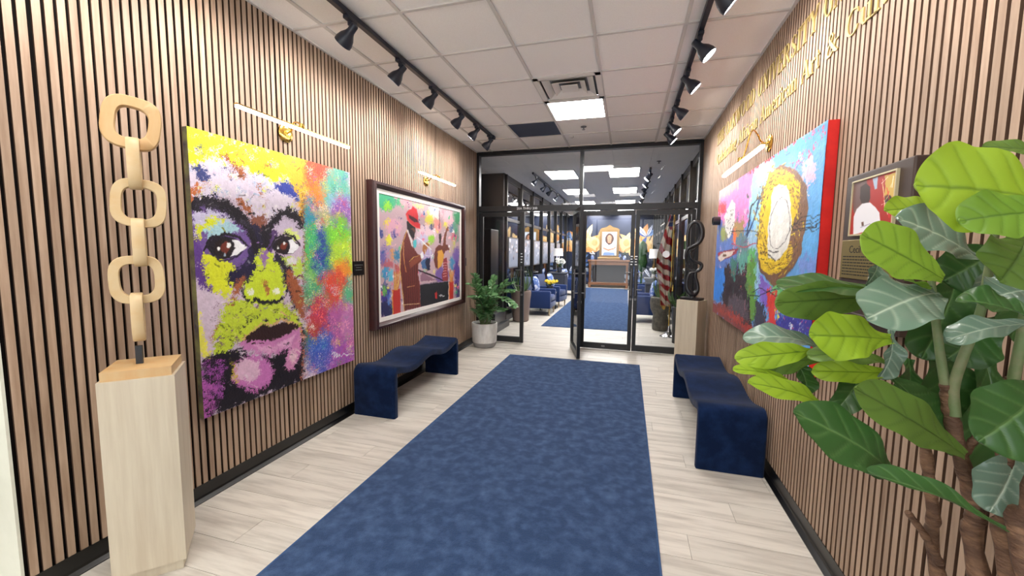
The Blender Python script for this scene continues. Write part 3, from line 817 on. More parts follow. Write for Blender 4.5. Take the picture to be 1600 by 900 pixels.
    p.line(LA([(552, 250), (590, 190), (650, 180), (690, 240)]), .6, (120, 110, 100), rough=.3)
    p.line(LA([(514, 740), (560, 760), (600, 744)]), 1.4, (40, 36, 36), rough=.3); p.line(LA([(512, 770), (570, 830)]), 1.6, (40, 36, 36), rough=.4)
    # wires
    for y0, dy in [(430, 30), (470, 10), (500, -10), (545, 5)]:
        p.line(LA([(730, 500 + dy), (800, y0 + 20), (880, y0), (900, y0 + 30), (970, y0 - 10)]), 1.0, (26, 22, 30), rough=.2)
    p.line(LA([(716, 520), (730, 560), (830, 540), (930, 536), (936, 500)]), 1.8, (26, 22, 30), rough=.4)
    p.line(LA([(180, 572), (250, 566), (330, 560), (420, 576)]), 1.0, (30, 30, 40), rough=.3)
    p.line(LB([(290, 320), (360, 350), (430, 350), (520, 310), (570, 352), (600, 350), (650, 290)]), 1.2, (40, 24, 40), rough=.3)
    p.line(LB([(370, 320), (440, 282), (500, 310), (560, 296), (640, 282)]), 1.2, (40, 24, 60), rough=.3)
    for k in range(20):
        x, y = rs.uniform(560, 820), rs.uniform(-120, 60)
        p.line(LA([(x, y), (x + rs.uniform(-70, 70), y + rs.uniform(-30, 30))]), .5, [(60, 40, 46), (190, 60, 80), (120, 90, 80)][k % 3], rough=.4)
    p.C *= (0.9 + 0.2 * fbm(Y * 30, Z * 30, 9, 4))[..., None]
    return P, p

# ------------------------------------------------------------------ setting
XL, XR, YP, ZC = -2.385, 0.97, 6.30, 3.067       # slat faces, partition, ceiling
YF = 17.765                                      # far wall of the gallery

# floor slab and planks (boards run across the hall)
fl = MB(); fl.box(-5.5, 3.0, -3.6, YF + 0.2, -0.12, -0.0035)
floor = struct(fl, 'floor', M['plank_gap'])
PW, PLEN = 0.183, 1.22
def plank_mesh(L):
    me = MB(); me.box(0.0012, L - 0.0012, 0.0012, PW - 0.0012, -0.006, 0.0)
    o = me.build('plank', M['plank'], floor)
    return o
base_plank = plank_mesh(PLEN)
first = True
nrow = 0
y = 0.75
count = 0
short = {}
def add_plank(x, y, L):
    global first, count
    L = round(L, 2)
    if L < 0.08: return
    if abs(L - PLEN) < 0.01:
        if first: o = base_plank; first = False
        else: o = copy_obj(base_plank)
    elif L in short: o = copy_obj(short[L])
    else: o = plank_mesh(L); short[L] = o
    o.location = (x, y, 0); count += 1
x_lo, x_hi = -2.45, 1.0
while y < 9.5:
    off = (nrow * 0.47) % PLEN
    lo = -3.1 if y < 0.95 or 6.3 < y < 8 else x_lo
    x = lo - off
    while x < x_hi:
        a, b = max(x, lo), min(x + PLEN, x_hi)
        if b > a: add_plank(a, y, b - a)
        x += PLEN
    y += PW; nrow += 1
# planks beyond what the photograph lets one tell apart, and those under the photographer
far = MB()
yy = y
while yy < YF:
    off = (nrow * 0.47) % PLEN
    x = x_lo - off
    while x < 1.1:
        a, b = max(x, x_lo), min(x + PLEN, 1.1)
        if b > a + .02: far.box(a + .0012, b - .0012, yy + .0012, yy + PW - .0012, -.006, 0)
        x += PLEN
    yy += PW; nrow += 1
yy = 0.75 - PW
while yy > -3.5:
    x = -5.4 - (nrow * .47) % PLEN
    while x < 2.9:
        a, b = max(x, -5.4), min(x + PLEN, 2.9)
        if b > a + .02: far.box(a + .0012, b - .0012, yy + .0012, yy + PW - .0012, -.006, 0)
        x += PLEN
    yy -= PW; nrow += 1
yy = 6.3
fp = far.build('plank_field', M['plank'], floor); fp['kind'] = 'stuff'

# slatted walls
def slat_wall(name, face, sign, y0, y1, phase):
    """face: x of the slat fronts; sign +1 when the room is on the +x side"""
    b = MB(); b.box(min(face - sign * 0.0092, face - sign * 0.15), max(face - sign * 0.0092, face - sign * 0.15), y0, y1, 0, ZC + 0.02)
    wall = struct(b, name, M['felt'])
    sl = MB()
    x0, x1 = sorted((face, face - sign * 0.009))
    w = 0.0275
    sl.box(x0, x1, 0, w, 0.095, ZC)
    base = sl.build('slat', M['slat'], wall)
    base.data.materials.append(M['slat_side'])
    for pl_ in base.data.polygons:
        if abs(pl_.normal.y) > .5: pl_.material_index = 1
    k0 = math.floor((y0 - phase) / 0.61) - 1
    placed = 0
    p = k0
    while True:
        ys = phase + p * 0.61
        if ys > y1: break
        for i in range(15):
            yy = ys + 0.006 + i * 0.0404
            if yy < y0 - 0.001 or yy + w > y1 + 0.001: continue
            o = base if placed == 0 else copy_obj(base)
            o.location = (0, yy, 0)
            placed += 1
        p += 1
    return wall, placed
wl, nl = slat_wall('wall_left', XL, 1, 0.965, YP, 2.36)
wr, nr = slat_wall('wall_right', XR, -1, 0.55, YP, 1.565)
cl = MB(); cl.box(-5.4, XL - 0.0, 0.955, 0.965, 0, ZC)      # cream end of the left wall, faces the lobby
cl.box(-5.4, XL - 0.15, 0.965, 1.1, 0, ZC)
struct(cl, 'wall_end_left', M['white_wall'])
w = MB(); w.box(-5.5, 3.0, -3.6, -3.5, 0, .25); w.box(-5.5, 3.0, -3.6, -3.5, 2.8, ZC + .02)
w.box(-5.5, -4.6, -3.6, -3.5, .25, 2.8); w.box(2.2, 3.0, -3.6, -3.5, .25, 2.8); struct(w, 'wall_lobby_back', M['white_wall'])
w = MB()
for xm in (-4.6, -2.9, -1.2, .5, 2.14): w.box(xm, xm + .06, -3.58, -3.52, .25, 2.8)
w.box(-4.6, 2.2, -3.58, -3.52, .25, .31); w.box(-4.6, 2.2, -3.58, -3.52, 2.74, 2.8)
wf = struct(w, 'window_5', M['frame_metal'])  # unseen window, added so that daylight brightens the hall ceiling
for xm in (-4.6, -2.9, -1.2, .5):
    g = MB(); g.add([(xm + .06, -3.55, .31), (xm + 1.7, -3.55, .31), (xm + 1.7, -3.55, 2.74), (xm + .06, -3.55, 2.74)], [(0, 1, 2, 3)]); g.build('pane', M['glass'], wf)
for nm, x0, x1, y0, y1 in (('wall_lobby_left', -5.5, -5.4, -3.5, 1.1), ('wall_lobby_right', 2.9, 3.0, -3.5, 0.55)):
    w = MB(); w.box(x0, x1, y0, y1, 0, ZC + .02); struct(w, nm, M['white_wall'])
w = MB(); w.box(XR + 0.15, 2.9, 0.45, 0.55, 0, ZC + .02); w.box(XR - 0.0, XR + 0.16, 0.53, 0.55, 0, ZC + .02); struct(w, 'wall_lobby_front', M['white_wall'])

# baseboards: a vinyl board with a rounded toe
def baseboard(name, face, sign, y0, y1):
    prof = [(0, 0.096), (0.003, 0.096), (0.004, 0.03), (0.008, 0.018), (0.022, 0.010), (0.030, 0.005), (0.030, 0.0), (-0.009, 0.0), (-0.009, 0.0949), (0, 0.0949)]
    b = MB(); b.prism([(face + sign * p[0], y0, p[1] + 0.0004) for p in prof], (0, y1 - y0, 0))
    return struct(b, name, M['black_plastic'])
baseboard('baseboard_left', XL, 1, 0.965, YP - 0.03)
baseboard('baseboard_right', XR, -1, 0.55, YP - 0.03)

# ceiling: slab, T-bar grid, lay-in tiles
cs = MB(); cs.box(-5.5, 3.0, -3.6, YF + 0.2, ZC + 0.06, ZC + 0.2)
ceiling = struct(cs, 'ceiling', M['dark_void'])
TS = 0.6135
GX0, GY0 = -2.735, 2.52                       # a grid crossing
tb = MB(); tb.box(0.012, TS - 0.012, 0.012, TS - 0.012, ZC + 0.006, ZC + 0.022)
tile0 = tb.build('tile', M['tile'], ceiling)
used_tile = False
grid = MB()
def gxs(a, b): return [GX0 + k * TS for k in range(-6, 12) if a < GX0 + k * TS < b - .05]
def gys(a, b): return [GY0 + k * TS for k in range(-12, 28) if a < GY0 + k * TS < b]
rest = MB()
LIGHTS, SKIP = [], set()
def cell(i, j): return (GX0 + i * TS, GY0 + j * TS)
hall_light, vent_cell, black_cell = (3, 3), (3, 2), (2, 4)
lobby_lights = [(4, -3), (2, -3), (3, -6), (1, -6), (4, -8), (-1, -4), (-1, -7)]  # first two placed from glass reflections; the rest added unseen to light the hall
gal_rows = [8, 9, 12, 13, 16, 17, 20, 21, 23, 24]
SKIP |= {hall_light, vent_cell, black_cell} | set(lobby_lights)
gallery_lights = [(-1.65, 7.97), (-0.42, 7.97), (-1.65, 10.38), (-0.42, 10.38), (-1.65, 12.87), (-0.42, 12.87), (-1.65, 15.1), (-0.42, 15.1), (-1.65, 16.75), (-0.42, 16.75)]
GLX, GLY = 0.61, 0.95
def region_tiles(x0, x1, y0, y1, singles):
    global used_tile
    for i in range(-6, 12):
        for j in range(-12, 28):
            cx, cy = cell(i, j)
            a, b, c, d = max(cx, x0), min(cx + TS, x1), max(cy, y0), min(cy + TS, y1)
            if x1 - cx < .05: continue
            if 0 < x1 - (cx + TS) < .05: b = x1
            if b - a < 0.03 or d - c < 0.03 or (i, j) in SKIP: continue
            full = TS - 0.005 < b - a < TS + .005 and d - c > TS - 0.005
            if singles:
                if full:
                    o = tile0 if not used_tile else copy_obj(tile0)
                    used_tile = True
                    o.location = (cx, cy, 0)
                else:
                    m = MB(); m.box(a + .012, b - .006 if b == x1 else b - .012, c + .012, d - .012, ZC + .006, ZC + .022)
                    m.build('tile', M['tile'], ceiling)
            else:
                # around the gallery light panels
                hitl = [l for l in gallery_lights if l[0] < b and l[0] + GLX > a and l[1] < d and l[1] + GLY > c]
                g_ = .012 if y1 < 6.3 else .002
                if not hitl or y1 < 6.3:
                    rest.box(a + g_, b - g_, c + g_, d - g_, ZC + .006, ZC + .022)
                else:
                    l = hitl[0]
                    for (p, q, r, s) in ((a, min(b, l[0]), c, d), (max(a, l[0] + GLX), b, c, d), (max(a, l[0]), min(b, l[0] + GLX), c, min(d, l[1])), (max(a, l[0]), min(b, l[0] + GLX), max(c, l[1] + GLY), d)):
                        if q - p > .03 and s - r > .03: rest.box(p + .001, q - .001, r + .001, s - .001, ZC + .006, ZC + .022)
    if y0 > 6: return
    for gx in gxs(x0, x1): grid.box(gx - .012, gx + .012, y0, y1, ZC - .004, ZC + .008)
    for gy in gys(y0, y1): grid.box(x0, x1, gy - .012, gy + .012, ZC - .0035, ZC + .0078)
region_tiles(XL, XR, 0.7, YP, True)
region_tiles(-5.4, 2.9, -3.5, 0.7, False)
region_tiles(-4.3, XR + .05, YP + .05, 8.0, False)
region_tiles(-2.45, XR + .05, 8.0, YF, False)
grid.box(XL, XL + .02, .97, YP, ZC - .004, ZC + .008); grid.box(XR - .02, XR, .55, YP, ZC - .004, ZC + .008)
grid.build('tile_grid', M['grid'], ceiling)
r_ = rest.build('tile_field', M['tile'], ceiling); r_['kind'] = 'stuff'

def ceiling_panel(x, y, sx, sy, m, label, group=None):
    t = empty('ceiling_light', (x, y, ZC), label, 'light', group)
    f = MB()
    for a, b, c, d in ((x, x + sx, y, y + .022), (x, x + sx, y + sy - .022, y + sy), (x, x + .022, y, y + sy), (x + sx - .022, x + sx, y, y + sy)):
        f.box(a, b, c, d, ZC - .006, ZC + .03)
    f.build('frame', M['white_metal'], t)
    d = MB(); d.box(x + .02, x + sx - .02, y + .02, y + sy - .02, ZC - .002, ZC + .006)
    d.build('diffuser', m, t)
    return t
cx, cy = cell(*hall_light)
ceiling_panel(cx, cy, TS, TS, M['panel'], 'bright square ceiling light beside the air vent')
for k, c in enumerate(lobby_lights):
    cx, cy = cell(*c)
    ceiling_panel(cx, cy, TS, TS, M['panel_behind'], 'square lobby ceiling light before the hall, ' + ['nearest the right wall', 'nearest the middle', 'second row right of centre', 'second row left of centre', 'third row right', 'near the lobby left side', 'far back on the lobby left side'][k], 'lobby ceiling lights')
rows = ['first', 'second', 'third', 'fourth', 'last']
for k, (x, y) in enumerate(gallery_lights):
    ceiling_panel(x, y, GLX, GLY, M['panel_gallery'], 'glowing panel in the gallery ceiling, %s row behind the glass, %s column' % (rows[k // 2], 'left' if k % 2 == 0 else 'right'), 'gallery ceiling lights')

# air vent: nested square louvres
cx, cy = cell(*vent_cell)
t = empty('ceiling_vent', (cx, cy, ZC), 'white square air vent with stepped louvres beside the ceiling light', 'vent')
b = MB(); b.box(cx + .01, cx + TS - .01, cy + .01, cy + TS - .01, ZC + .03, ZC + .04); b.build('backing', M['grey_metal'], t)
b = MB()
for a0, a1, c0, c1 in ((0, TS, 0, .05), (0, TS, TS - .05, TS), (0, .05, 0, TS), (TS - .05, TS, 0, TS)):
    b.box(cx + a0, cx + a1, cy + c0, cy + c1, ZC - .006, ZC + .008)
b.build('flange', M['white_metal'], t)
for k, (h0, h1) in enumerate(((0.175, 0.235), (0.10, 0.155), (0.0, 0.08))):
    lv = MB(); mx_, my_ = cx + TS / 2, cy + TS / 2
    if k < 2:
        zi, zo = ZC - .004, ZC + .028
        o4 = [(-h1, -h1), (h1, -h1), (h1, h1), (-h1, h1)]; i4 = [(-h0 + .0, -h0), (h0, -h0), (h0, h0), (-h0, h0)]
        vs = [(mx_ + a, my_ + b_, zi) for a, b_ in o4] + [(mx_ + a, my_ + b_, zo) for a, b_ in i4] + [(mx_ + a, my_ + b_, zi + .004) for a, b_ in o4] + [(mx_ + a, my_ + b_, zo + .004) for a, b_ in i4]
        fs = []
        for q in range(4):
            r = (q + 1) % 4
            fs += [(q, r, 4 + r, 4 + q), (8 + q, 12 + q, 12 + r, 8 + r), (q, 8 + q, 8 + r, r), (4 + q, 4 + r, 12 + r, 12 + q)]
        lv.add(vs, fs)
    else:
        lv.box(mx_ - h1, mx_ + h1, my_ - h1, my_ + h1, ZC - .002, ZC + .004)
    lv.build('louvre', M['white_metal'], t)
# black lay-in panel
cx, cy = cell(*black_cell)
b = MB(); b.box(cx + .012, cx + TS - .012, cy + .012, cy + TS - .012, ZC + .002, ZC + .02)
bp = b.build('ceiling_panel', mat('dark_slate_panel', rgb(44, 52, 72), 0.6), None)
tag(bp, 'dark slate ceiling panel set among the pale tiles', 'panel')
# sprinkler heads
def sprinkler(x, y, label, m):
    t = empty('sprinkler', (x, y, ZC), label, 'sprinkler')
    b = MB(); b.lathe([(0.036, ZC + .004), (0.036, ZC - .003), (0.03, ZC - .006)], (x, y, 0), 20); b.build('rosette', m, t, True)
    b = MB(); b.lathe([(0.008, ZC - .005), (0.008, ZC - .03), (0.02, ZC - .032), (0.02, ZC - .035)], (x, y, 0), 14); b.build('head', M['grey_metal'], t, True)
sprinkler(-0.585, 5.30, 'small fire sprinkler in the tile behind the square ceiling light', M['grey_metal'])
sprinkler(0.47, 7.55, 'small sprinkler in the gallery ceiling behind the glass transom', M['grey_metal'])
b = MB(); b.lathe([(0.03, ZC + .006), (0.03, ZC - .004), (0.024, ZC - .007)], (-0.79, 5.72, 0), 16)
tag(b.build('ceiling_sensor', M['grid'], None, True), 'small white round sensor on a ceiling tile near the glass doors', 'sensor')

# ------------------------------------------------------------------ glass partition
FM = M['frame_metal']
def bar(name, x0, x1, z0, z1, y0=YP - .05, y1=YP + .05):
    b = MB(); b.cbox(x0, x1, y0, y1, z0, z1, .003)
    return struct(b, name, FM)
bar('trim_1', XL - .0, XR + .0, 3.015, ZC + .002)
bar('trim_2', XL + .045, XR - .045, 2.128, 2.215)
bar('trim_3', XL, XL + .045, 0, 3.015)
bar('trim_4', XR - .045, XR, 0, 3.015)
bar('trim_5', -0.735, -0.672, 0, 2.128, YP - .04, YP + .04)
bar('trim_6', -0.730, -0.678, 2.215, 3.015, YP - .045, YP + .045)
bar('trim_7', -0.80, -0.735, 0, 2.128, YP - .03, YP + .03)
def pane(name, x0, x1, z0, z1, y=YP):
    b = MB(); b.add([(x0, y, z0), (x1, y, z0), (x1, y, z1), (x0, y, z1)], [(0, 1, 2, 3)])
    return b
for k, (a, c) in enumerate(((XL + .045, -0.730), (-0.678, XR - .045))):
    struct(pane('w', a, c, 2.215, 3.015), 'window_%d' % (k + 1), M['glass'])

def door_leaf(idx, x0, x1, handle_side, hz=1.02, text_x=None):
    """leaf in its own frame: returns the root (a structure mesh of stiles and rails) with pane and handle"""
    W = x1 - x0
    y0, y1 = -.0225, .0225
    f = MB()
    f.cbox(0, .058, y0, y1, 0.012, 2.118, .002); f.cbox(W - .058, W, y0, y1, 0.012, 2.118, .002)
    f.cbox(.058, W - .058, y0, y1, 2.05, 2.118, .002); f.cbox(.058, W - .058, y0, y1, 0.012, .105, .002)
    root = struct(f, 'door_%d' % idx, FM)
    g = MB(); g.add([(.058, 0, .105), (W - .058, 0, .105), (W - .058, 0, 2.05), (.058, 0, 2.05)], [(0, 1, 2, 3)])
    g.build('pane', M['glass'], root)
    hx = W - .03 if handle_side > 0 else .03
    for s in (-1, 1):                        # offset pull handle and push bar on either face
        h = MB()
        yy = s * .075
        h.tube([(hx, yy, 0.86), (hx, yy, 1.26)], .011, 10)
        h.tube([(hx, 0, 0.93), (hx, yy, 0.93)], .009, 8); h.tube([(hx, 0, 1.2), (hx, yy, 1.2)], .009, 8)
        if s == -1: h.tube([(hx, yy, 1.2), (hx + (-handle_side) * .09, yy, 1.2)], .008, 8); h.tube([(hx, yy, .95), (hx + (-handle_side) * .09, yy, .95)], .008, 8)
        h.build('handle', M['grey_metal'], root, True)
    k = MB(); k.lathe([(.016, -.028), (.018, -.03), (.018, .03), (.016, .03)], (hx, 0, .80), 14, (0, 1, 0)); k.build('lock', M['grey_metal'], root, True)
    return root
d1 = door_leaf(1, XL + .048, -1.585, 1); d1.location = (XL + .048, YP, 0)
d3 = door_leaf(3, -0.668, 0.10, 1); d3.location = (-0.668, YP, 0)
d4 = door_leaf(4, 0.107, XR - .05, -1); d4.location = (0.107, YP, 0)
d2 = door_leaf(2, 0, .75, 1); d2.location = (-0.80, YP, 0)
d2.rotation_euler = (0, 0, math.atan2(5.60 - YP, -0.615 + .80))
# little opening-hours lettering blocks on the stiles beside the handles (illegible lines of white vinyl)
def vinyl_lines(door, x0, x1, z0, z1, n, y=-.0245):
    v = MB()
    for k in range(n):
        z = z1 - (z1 - z0) * (k + .5) / n
        q = rnd.uniform(.55, 1)
        v.box(x0, x0 + (x1 - x0) * q, y, y + .001, z - .007, z + .007)
    o = v.build('lettering', M['white_vinyl'], None)
    o.parent = door
    return o
vinyl_lines(d3, .72, .762, 1.30, 1.46, 4)
vinyl_lines(d4, .006, .05, 1.30, 1.46, 4)
vinyl_lines(d1, .70, .745, 1.30, 1.48, 4)
b = MB(); b.lathe([(.05, 0), (.05, .0015)], (0.545, YP - .004, 1.478), 28, (0, -1, 0))
tag(b.build('round_sticker', M['white_vinyl'], None), 'round white sticker on the glass of the far right door', 'sticker')
b = MB(); b.cbox(-.335, -.285, YP - .04, YP - .0226, .045, .07, .002)
tag(b.build('door_stop', M['grey_metal'], None), 'small metal foot bolt on the bottom rail of the middle glass door', 'bolt')

def text_obj(body, size, name, material, parent, M4, extrude=0.001, align='LEFT'):
    cu = bpy.data.curves.new(name, 'FONT')
    cu.body = body; cu.size = size; cu.extrude = extrude; cu.align_x = align
    cu.resolution_u = 2
    o = bpy.data.objects.new(name, cu)
    col.objects.link(o)
    bpy.context.view_layer.update()
    dg = bpy.context.evaluated_depsgraph_get()
    me = bpy.data.meshes.new_from_object(o.evaluated_get(dg))
    bpy.data.objects.remove(o)
    me.transform(M4)
    me.materials.clear(); me.materials.append(material)
    o = bpy.data.objects.new(name, me)
    col.objects.link(o)
    if parent is not None:
        o.parent = parent; o.location = -wloc(parent)
    return o
RX = Matrix.Rotation(math.pi / 2, 4, 'X')                       # text standing, facing -y
tt = text_obj('20A THRU 20B', 0.052, 'door_number', M['white_vinyl'], None, Matrix.Translation((-1.705, YP - .052, 2.152)) @ RX)
tag(tt, 'white suite number lettering 20A THRU 20B on the black door header', 'lettering')

# ------------------------------------------------------------------ rugs
def rug(name, x0, x1, y0, y1, label):
    t = empty(name, ((x0 + x1) / 2, (y0 + y1) / 2, 0), label, 'rug')
    m = MB(); m.box(x0 + .012, x1 - .012, y0 + .012, y1 - .012, 0.0004, .011); m.build('pile', M['carpet'], t)
    e = MB()
    for a, b_, c, d in ((x0, x1, y0, y0 + .012), (x0, x1, y1 - .012, y1), (x0, x0 + .012, y0 + .012, y1 - .012), (x1 - .012, x1, y0 + .012, y1 - .012)):
        e.cbox(a, b_, c, d, 0.0004, .0095, .003)
    e.build('binding', M['carpet_edge'], t)
rug('hall_rug', -1.583, 0.21, 0.35, 5.535, 'large navy blue rug lying along the hall floor')
rug('gallery_rug', -1.62, 0.075, 7.9, 17.05, 'long navy blue rug in the gallery beyond the glass doors')

# ------------------------------------------------------------------ wavy benches
def bench(xa, xb, y0, y1, label):
    th = 0.065
    L = y1 - y0
    R = 0.085
    top = []
    def zt(s):                                            # s along the bench 0..1
        return 0.435 + 0.028 * math.cos(s * 4 * math.pi) 
    out = [(y0, 0.0), (y0, 0.2), (y0, zt(0) - R)]
    for k in range(1, 8):
        a = math.pi / 2 * k / 8
        out.append((y0 + R - R * math.cos(a), zt(R / L * (k / 8)) - R + R * math.sin(a)))
    for k in range(0, 49):
        s = R / L + (1 - 2 * R / L) * k / 48
        out.append((y0 + s * L, zt(s)))
    for k in range(1, 8):
        a = math.pi / 2 * k / 8
        out.append((y1 - R + R * math.sin(a), zt(1) - R + R * math.cos(a)))
    out += [(y1, zt(1) - R), (y1, 0.2), (y1, 0.0)]
    P = [Vector((0, a, b)) for a, b in out]
    inn = []
    for i in range(len(P)):
        t = (P[min(i + 1, len(P) - 1)] - P[max(i - 1, 0)]).normalized()
        n = Vector((0, t.z, -t.y))                        # inwards / downwards
        q = P[i] + n * th
        inn.append((q.y, max(q.z, 0.0)))
    inn[0] = (y0 + th, 0.0); inn[-1] = (y1 - th, 0.0)
    r = 0.014
    layers = [(xa, r), (xa + r * .3, r * .3), (xa + r, 0.0), (xb - r, 0.0), (xb - r * .3, r * .3), (xb, r)]
    vs, fs = [], []
    n = len(P)
    for x, ins in layers:
        for i in range(n):
            t = (P[min(i + 1, n - 1)] - P[max(i - 1, 0)]).normalized()
            nn = Vector((0, t.z, -t.y))
            a = P[i] + nn * ins
            vs.append((x, a.y, max(a.z, 0.0005)))
        for i in range(n - 1, -1, -1):
            t = (P[min(i + 1, n - 1)] - P[max(i - 1, 0)]).normalized()
            nn = Vector((0, t.z, -t.y))
            vs.append((x, inn[i][0] - nn.y * ins, max(inn[i][1] - nn.z * ins, 0.0005)))
    m = 2 * n
    for l in range(len(layers) - 1):
        for i in range(m):
            j = (i + 1) % m
            fs.append((l * m + i, l * m + j, (l + 1) * m + j, (l + 1) * m + i))
    for i in range(n - 1):
        fs.append((i, i + 1, m - 2 - i, m - 1 - i))
        o = (len(layers) - 1) * m
        fs.append((o + i, o + m - 1 - i, o + m - 2 - i, o + i + 1))
    b = MB(); b.add(vs, fs)
    o = b.build('wavy_bench', M['navy_velvet'], None, 50, loc=((xa + xb) / 2, (y0 + y1) / 2, 0))
    return tag(o, label, 'bench')
bench(-2.352, -1.930, 3.05, 4.47, 'navy velvet wavy bench along the left wall under the framed band painting')
bench(0.512, 0.938, 2.95, 4.47, 'navy velvet wavy bench along the right wall under the abstract canvas')

# ------------------------------------------------------------------ pedestals
def pedestal(A, B, Cc, z1, label):
    A, B, Cc = [np.array(q, float) for q in (A, B, Cc)]
    D = A + Cc - B
    ctr = (A + Cc) / 2
    t = empty('pedestal', (ctr[0], ctr[1], 0), label, 'pedestal')
    e1, e2 = (B - A) / np.linalg.norm(B - A), (Cc - B) / np.linalg.norm(Cc - B)
    w1, w2 = np.linalg.norm(B - A) / 2, np.linalg.norm(Cc - B) / 2
    m = MB(); m.obox((ctr[0], ctr[1], .05 + (z1 - .05) / 2), (*e1, 0), (*e2, 0), (0, 0, 1), w1, w2, (z1 - .05) / 2); m.build('body', M['pedestal'], t)
    m = MB(); m.obox((ctr[0], ctr[1], .0253), (*e1, 0), (*e2, 0), (0, 0, 1), w1 - .014, w2 - .014, .0247); m.build('plinth', M['pedestal'], t)
    return ctr, e1, e2
PZ = 0.93
pc, pe1, pe2 = pedestal((-2.111, 1.104), (-1.933, 1.289), (-2.124, 1.471), PZ, 'tall pale oak pedestal under the wooden chain sculpture')
qc, qe1, qe2 = pedestal((.602, 5.282), (.82, 5.14), (.955, 5.355), PZ, 'pale oak pedestal under the black looped sculpture')

# ------------------------------------------------------------------ wooden chain sculpture
chain = empty('chain_sculpture', (pc[0], pc[1], PZ), 'pale carved wooden chain of six links standing upright on a block', 'sculpture')
b = MB()
e1v, e2v = (*pe1, 0), (*pe2, 0)
bc = np.array([pc[0], pc[1]]) - np.array(pe2) * 0.004
b.obox((bc[0], bc[1], PZ + .0205), e1v, e2v, (0, 0, 1), .118, .118, .02)
b.build('block', M['pine'], chain)
ca_ = math.radians(55); pl1 = np.array([math.cos(ca_), math.sin(ca_)])
cn = np.array([-pl1[1], pl1[0], 0.0])                   # normal of the face-on links
c0 = (pc[0], pc[1], 1.0)
def link(cpx, hw, hh, bar_w, thick, face, tilt=0.0, name='link', material='pine'):
    """rounded-rectangle ring; cpx = centre (u,v) in the picture, turned into a point of the chain's plane"""
    c = hitp(cpx[0], cpx[1], cn, c0)
    ex = np.array([pl1[0], pl1[1], 0.0]) if face else cn.copy()
    nz = np.cross(ex, (0, 0, 1.0))
    ez = np.array([0, 0, 1.0])
    ct, st = math.cos(tilt), math.sin(tilt)
    ex2, ez2 = ex * ct + ez * st, -ex * st + ez * ct
    N = 40
    vs, fs = [], []
    prof = [(-1, -.82), (-.86, -1), (.86, -1), (1, -.82), (1, .82), (.86, 1), (-.86, 1), (-1, .82)]
    for k in range(N):
        a = 2 * math.pi * k / N
        ca, sa = math.cos(a), math.sin(a)
        pw = 2 / 3.1
        x = math.copysign(abs(ca) ** pw, ca); z = math.copysign(abs(sa) ** pw, sa)
        wob = 1 + .035 * math.sin(a * 3 + cpx[1])
        for r, q in prof:
            mx_ = (hw - bar_w / 2 + r * bar_w / 2 * wob); mz_ = (hh - bar_w / 2 + r * bar_w / 2 * wob)
            p = c + ex2 * (x * mx_) + ez2 * (z * mz_) + nz * (q * thick / 2)
            vs.append(p)
    m = len(prof)
    for k in range(N):
        k2 = (k + 1) % N
        for i in range(m):
            j = (i + 1) % m
            fs.append((k * m + i, k * m + j, k2 * m + j, k2 * m + i))
    b = MB(); b.add(vs, fs)
    return b.build(name, M[material], chain, 45)
link((206, 193), .098, .112, .045, .040, True, -0.14)
link((210, 256), .060, .112, .036, .044, False, 0.0, material='pine2')
link((218, 318), .094, .106, .036, .034, True, -0.08, material='pine2')
link((218, 379), .056, .108, .034, .044, False, 0.0, material='pine2')
link((215, 437), .094, .108, .036, .036, True, 0.02, material='pine2')
link((216, 495), .056, .110, .036, .042, False, 0.0, material='pine2')
rp = hitp(217, 543, cn, c0)
b = MB(); b.obox((rp[0], rp[1], (PZ + .04 + 1.045) / 2), e1v, e2v, (0, 0, 1), .012, .009, (1.06 - PZ - .04) / 2); b.build('rod', M['black_metal'], chain)

# ------------------------------------------------------------------ black looped sculpture
loop = empty('loop_sculpture', (qc[0], qc[1], PZ), 'glossy black abstract sculpture of three looping ribbons', 'sculpture')
b = MB(); b.obox((qc[0] + .0, qc[1], PZ + .0155), (*qe1, 0), (*qe2, 0), (0, 0, 1), .115, .075, .015); b.build('base', M['black_gloss'], loop)
SC = lambda x, y: (1040 + x / 6.43, 330 + y / 6.43)
sy = qc[1]
def catmull(P, n=6, closed=False):
    P = [np.array(p, float) for p in P]
    out = []
    N = len(P)
    rng = range(N) if closed else range(N - 1)
    for i in rng:
        if closed: a, b_, c, d = P[i - 1], P[i], P[(i + 1) % N], P[(i + 2) % N]
        else: a, b_, c, d = P[max(i - 1, 0)], P[i], P[i + 1], P[min(i + 2, N - 1)]
        for k in range(n):
            t = k / n
            out.append(0.5 * ((2 * b_) + (-a + c) * t + (2 * a - 5 * b_ + 4 * c - d) * t * t + (-a + 3 * b_ - 3 * c + d) * t ** 3))
    if not closed: out.append(P[-1])
    return out
def ribbon(pts, name='loop'):
    Q = []
    for x, y, r, dy in pts:
        p = hit(*SC(x, y), 1, sy + dy)
        Q.append((*p, r * 1.32))
    S_ = catmull(Q, 5)
    b = MB(); b.tube([q[:3] for q in S_], [max(q[3], .004) for q in S_], 12, 1.0)
    return b.build(name, M['black_gloss'], loop, True)
ribbon([(240, 390, .010, 0), (222, 340, .013, 0), (222, 240, .014, 0), (245, 150, .015, 0), (295, 108, .019, 0), (345, 130, .022, .0), (366, 200, .025, 0), (358, 270, .023, 0), (318, 330, .019, 0), (262, 358, .017, -.01), (222, 380, .014, -.01), (202, 440, .012, -.01), (210, 510, .010, 0), (245, 570, .010, 0), (300, 600, .012, 0)])
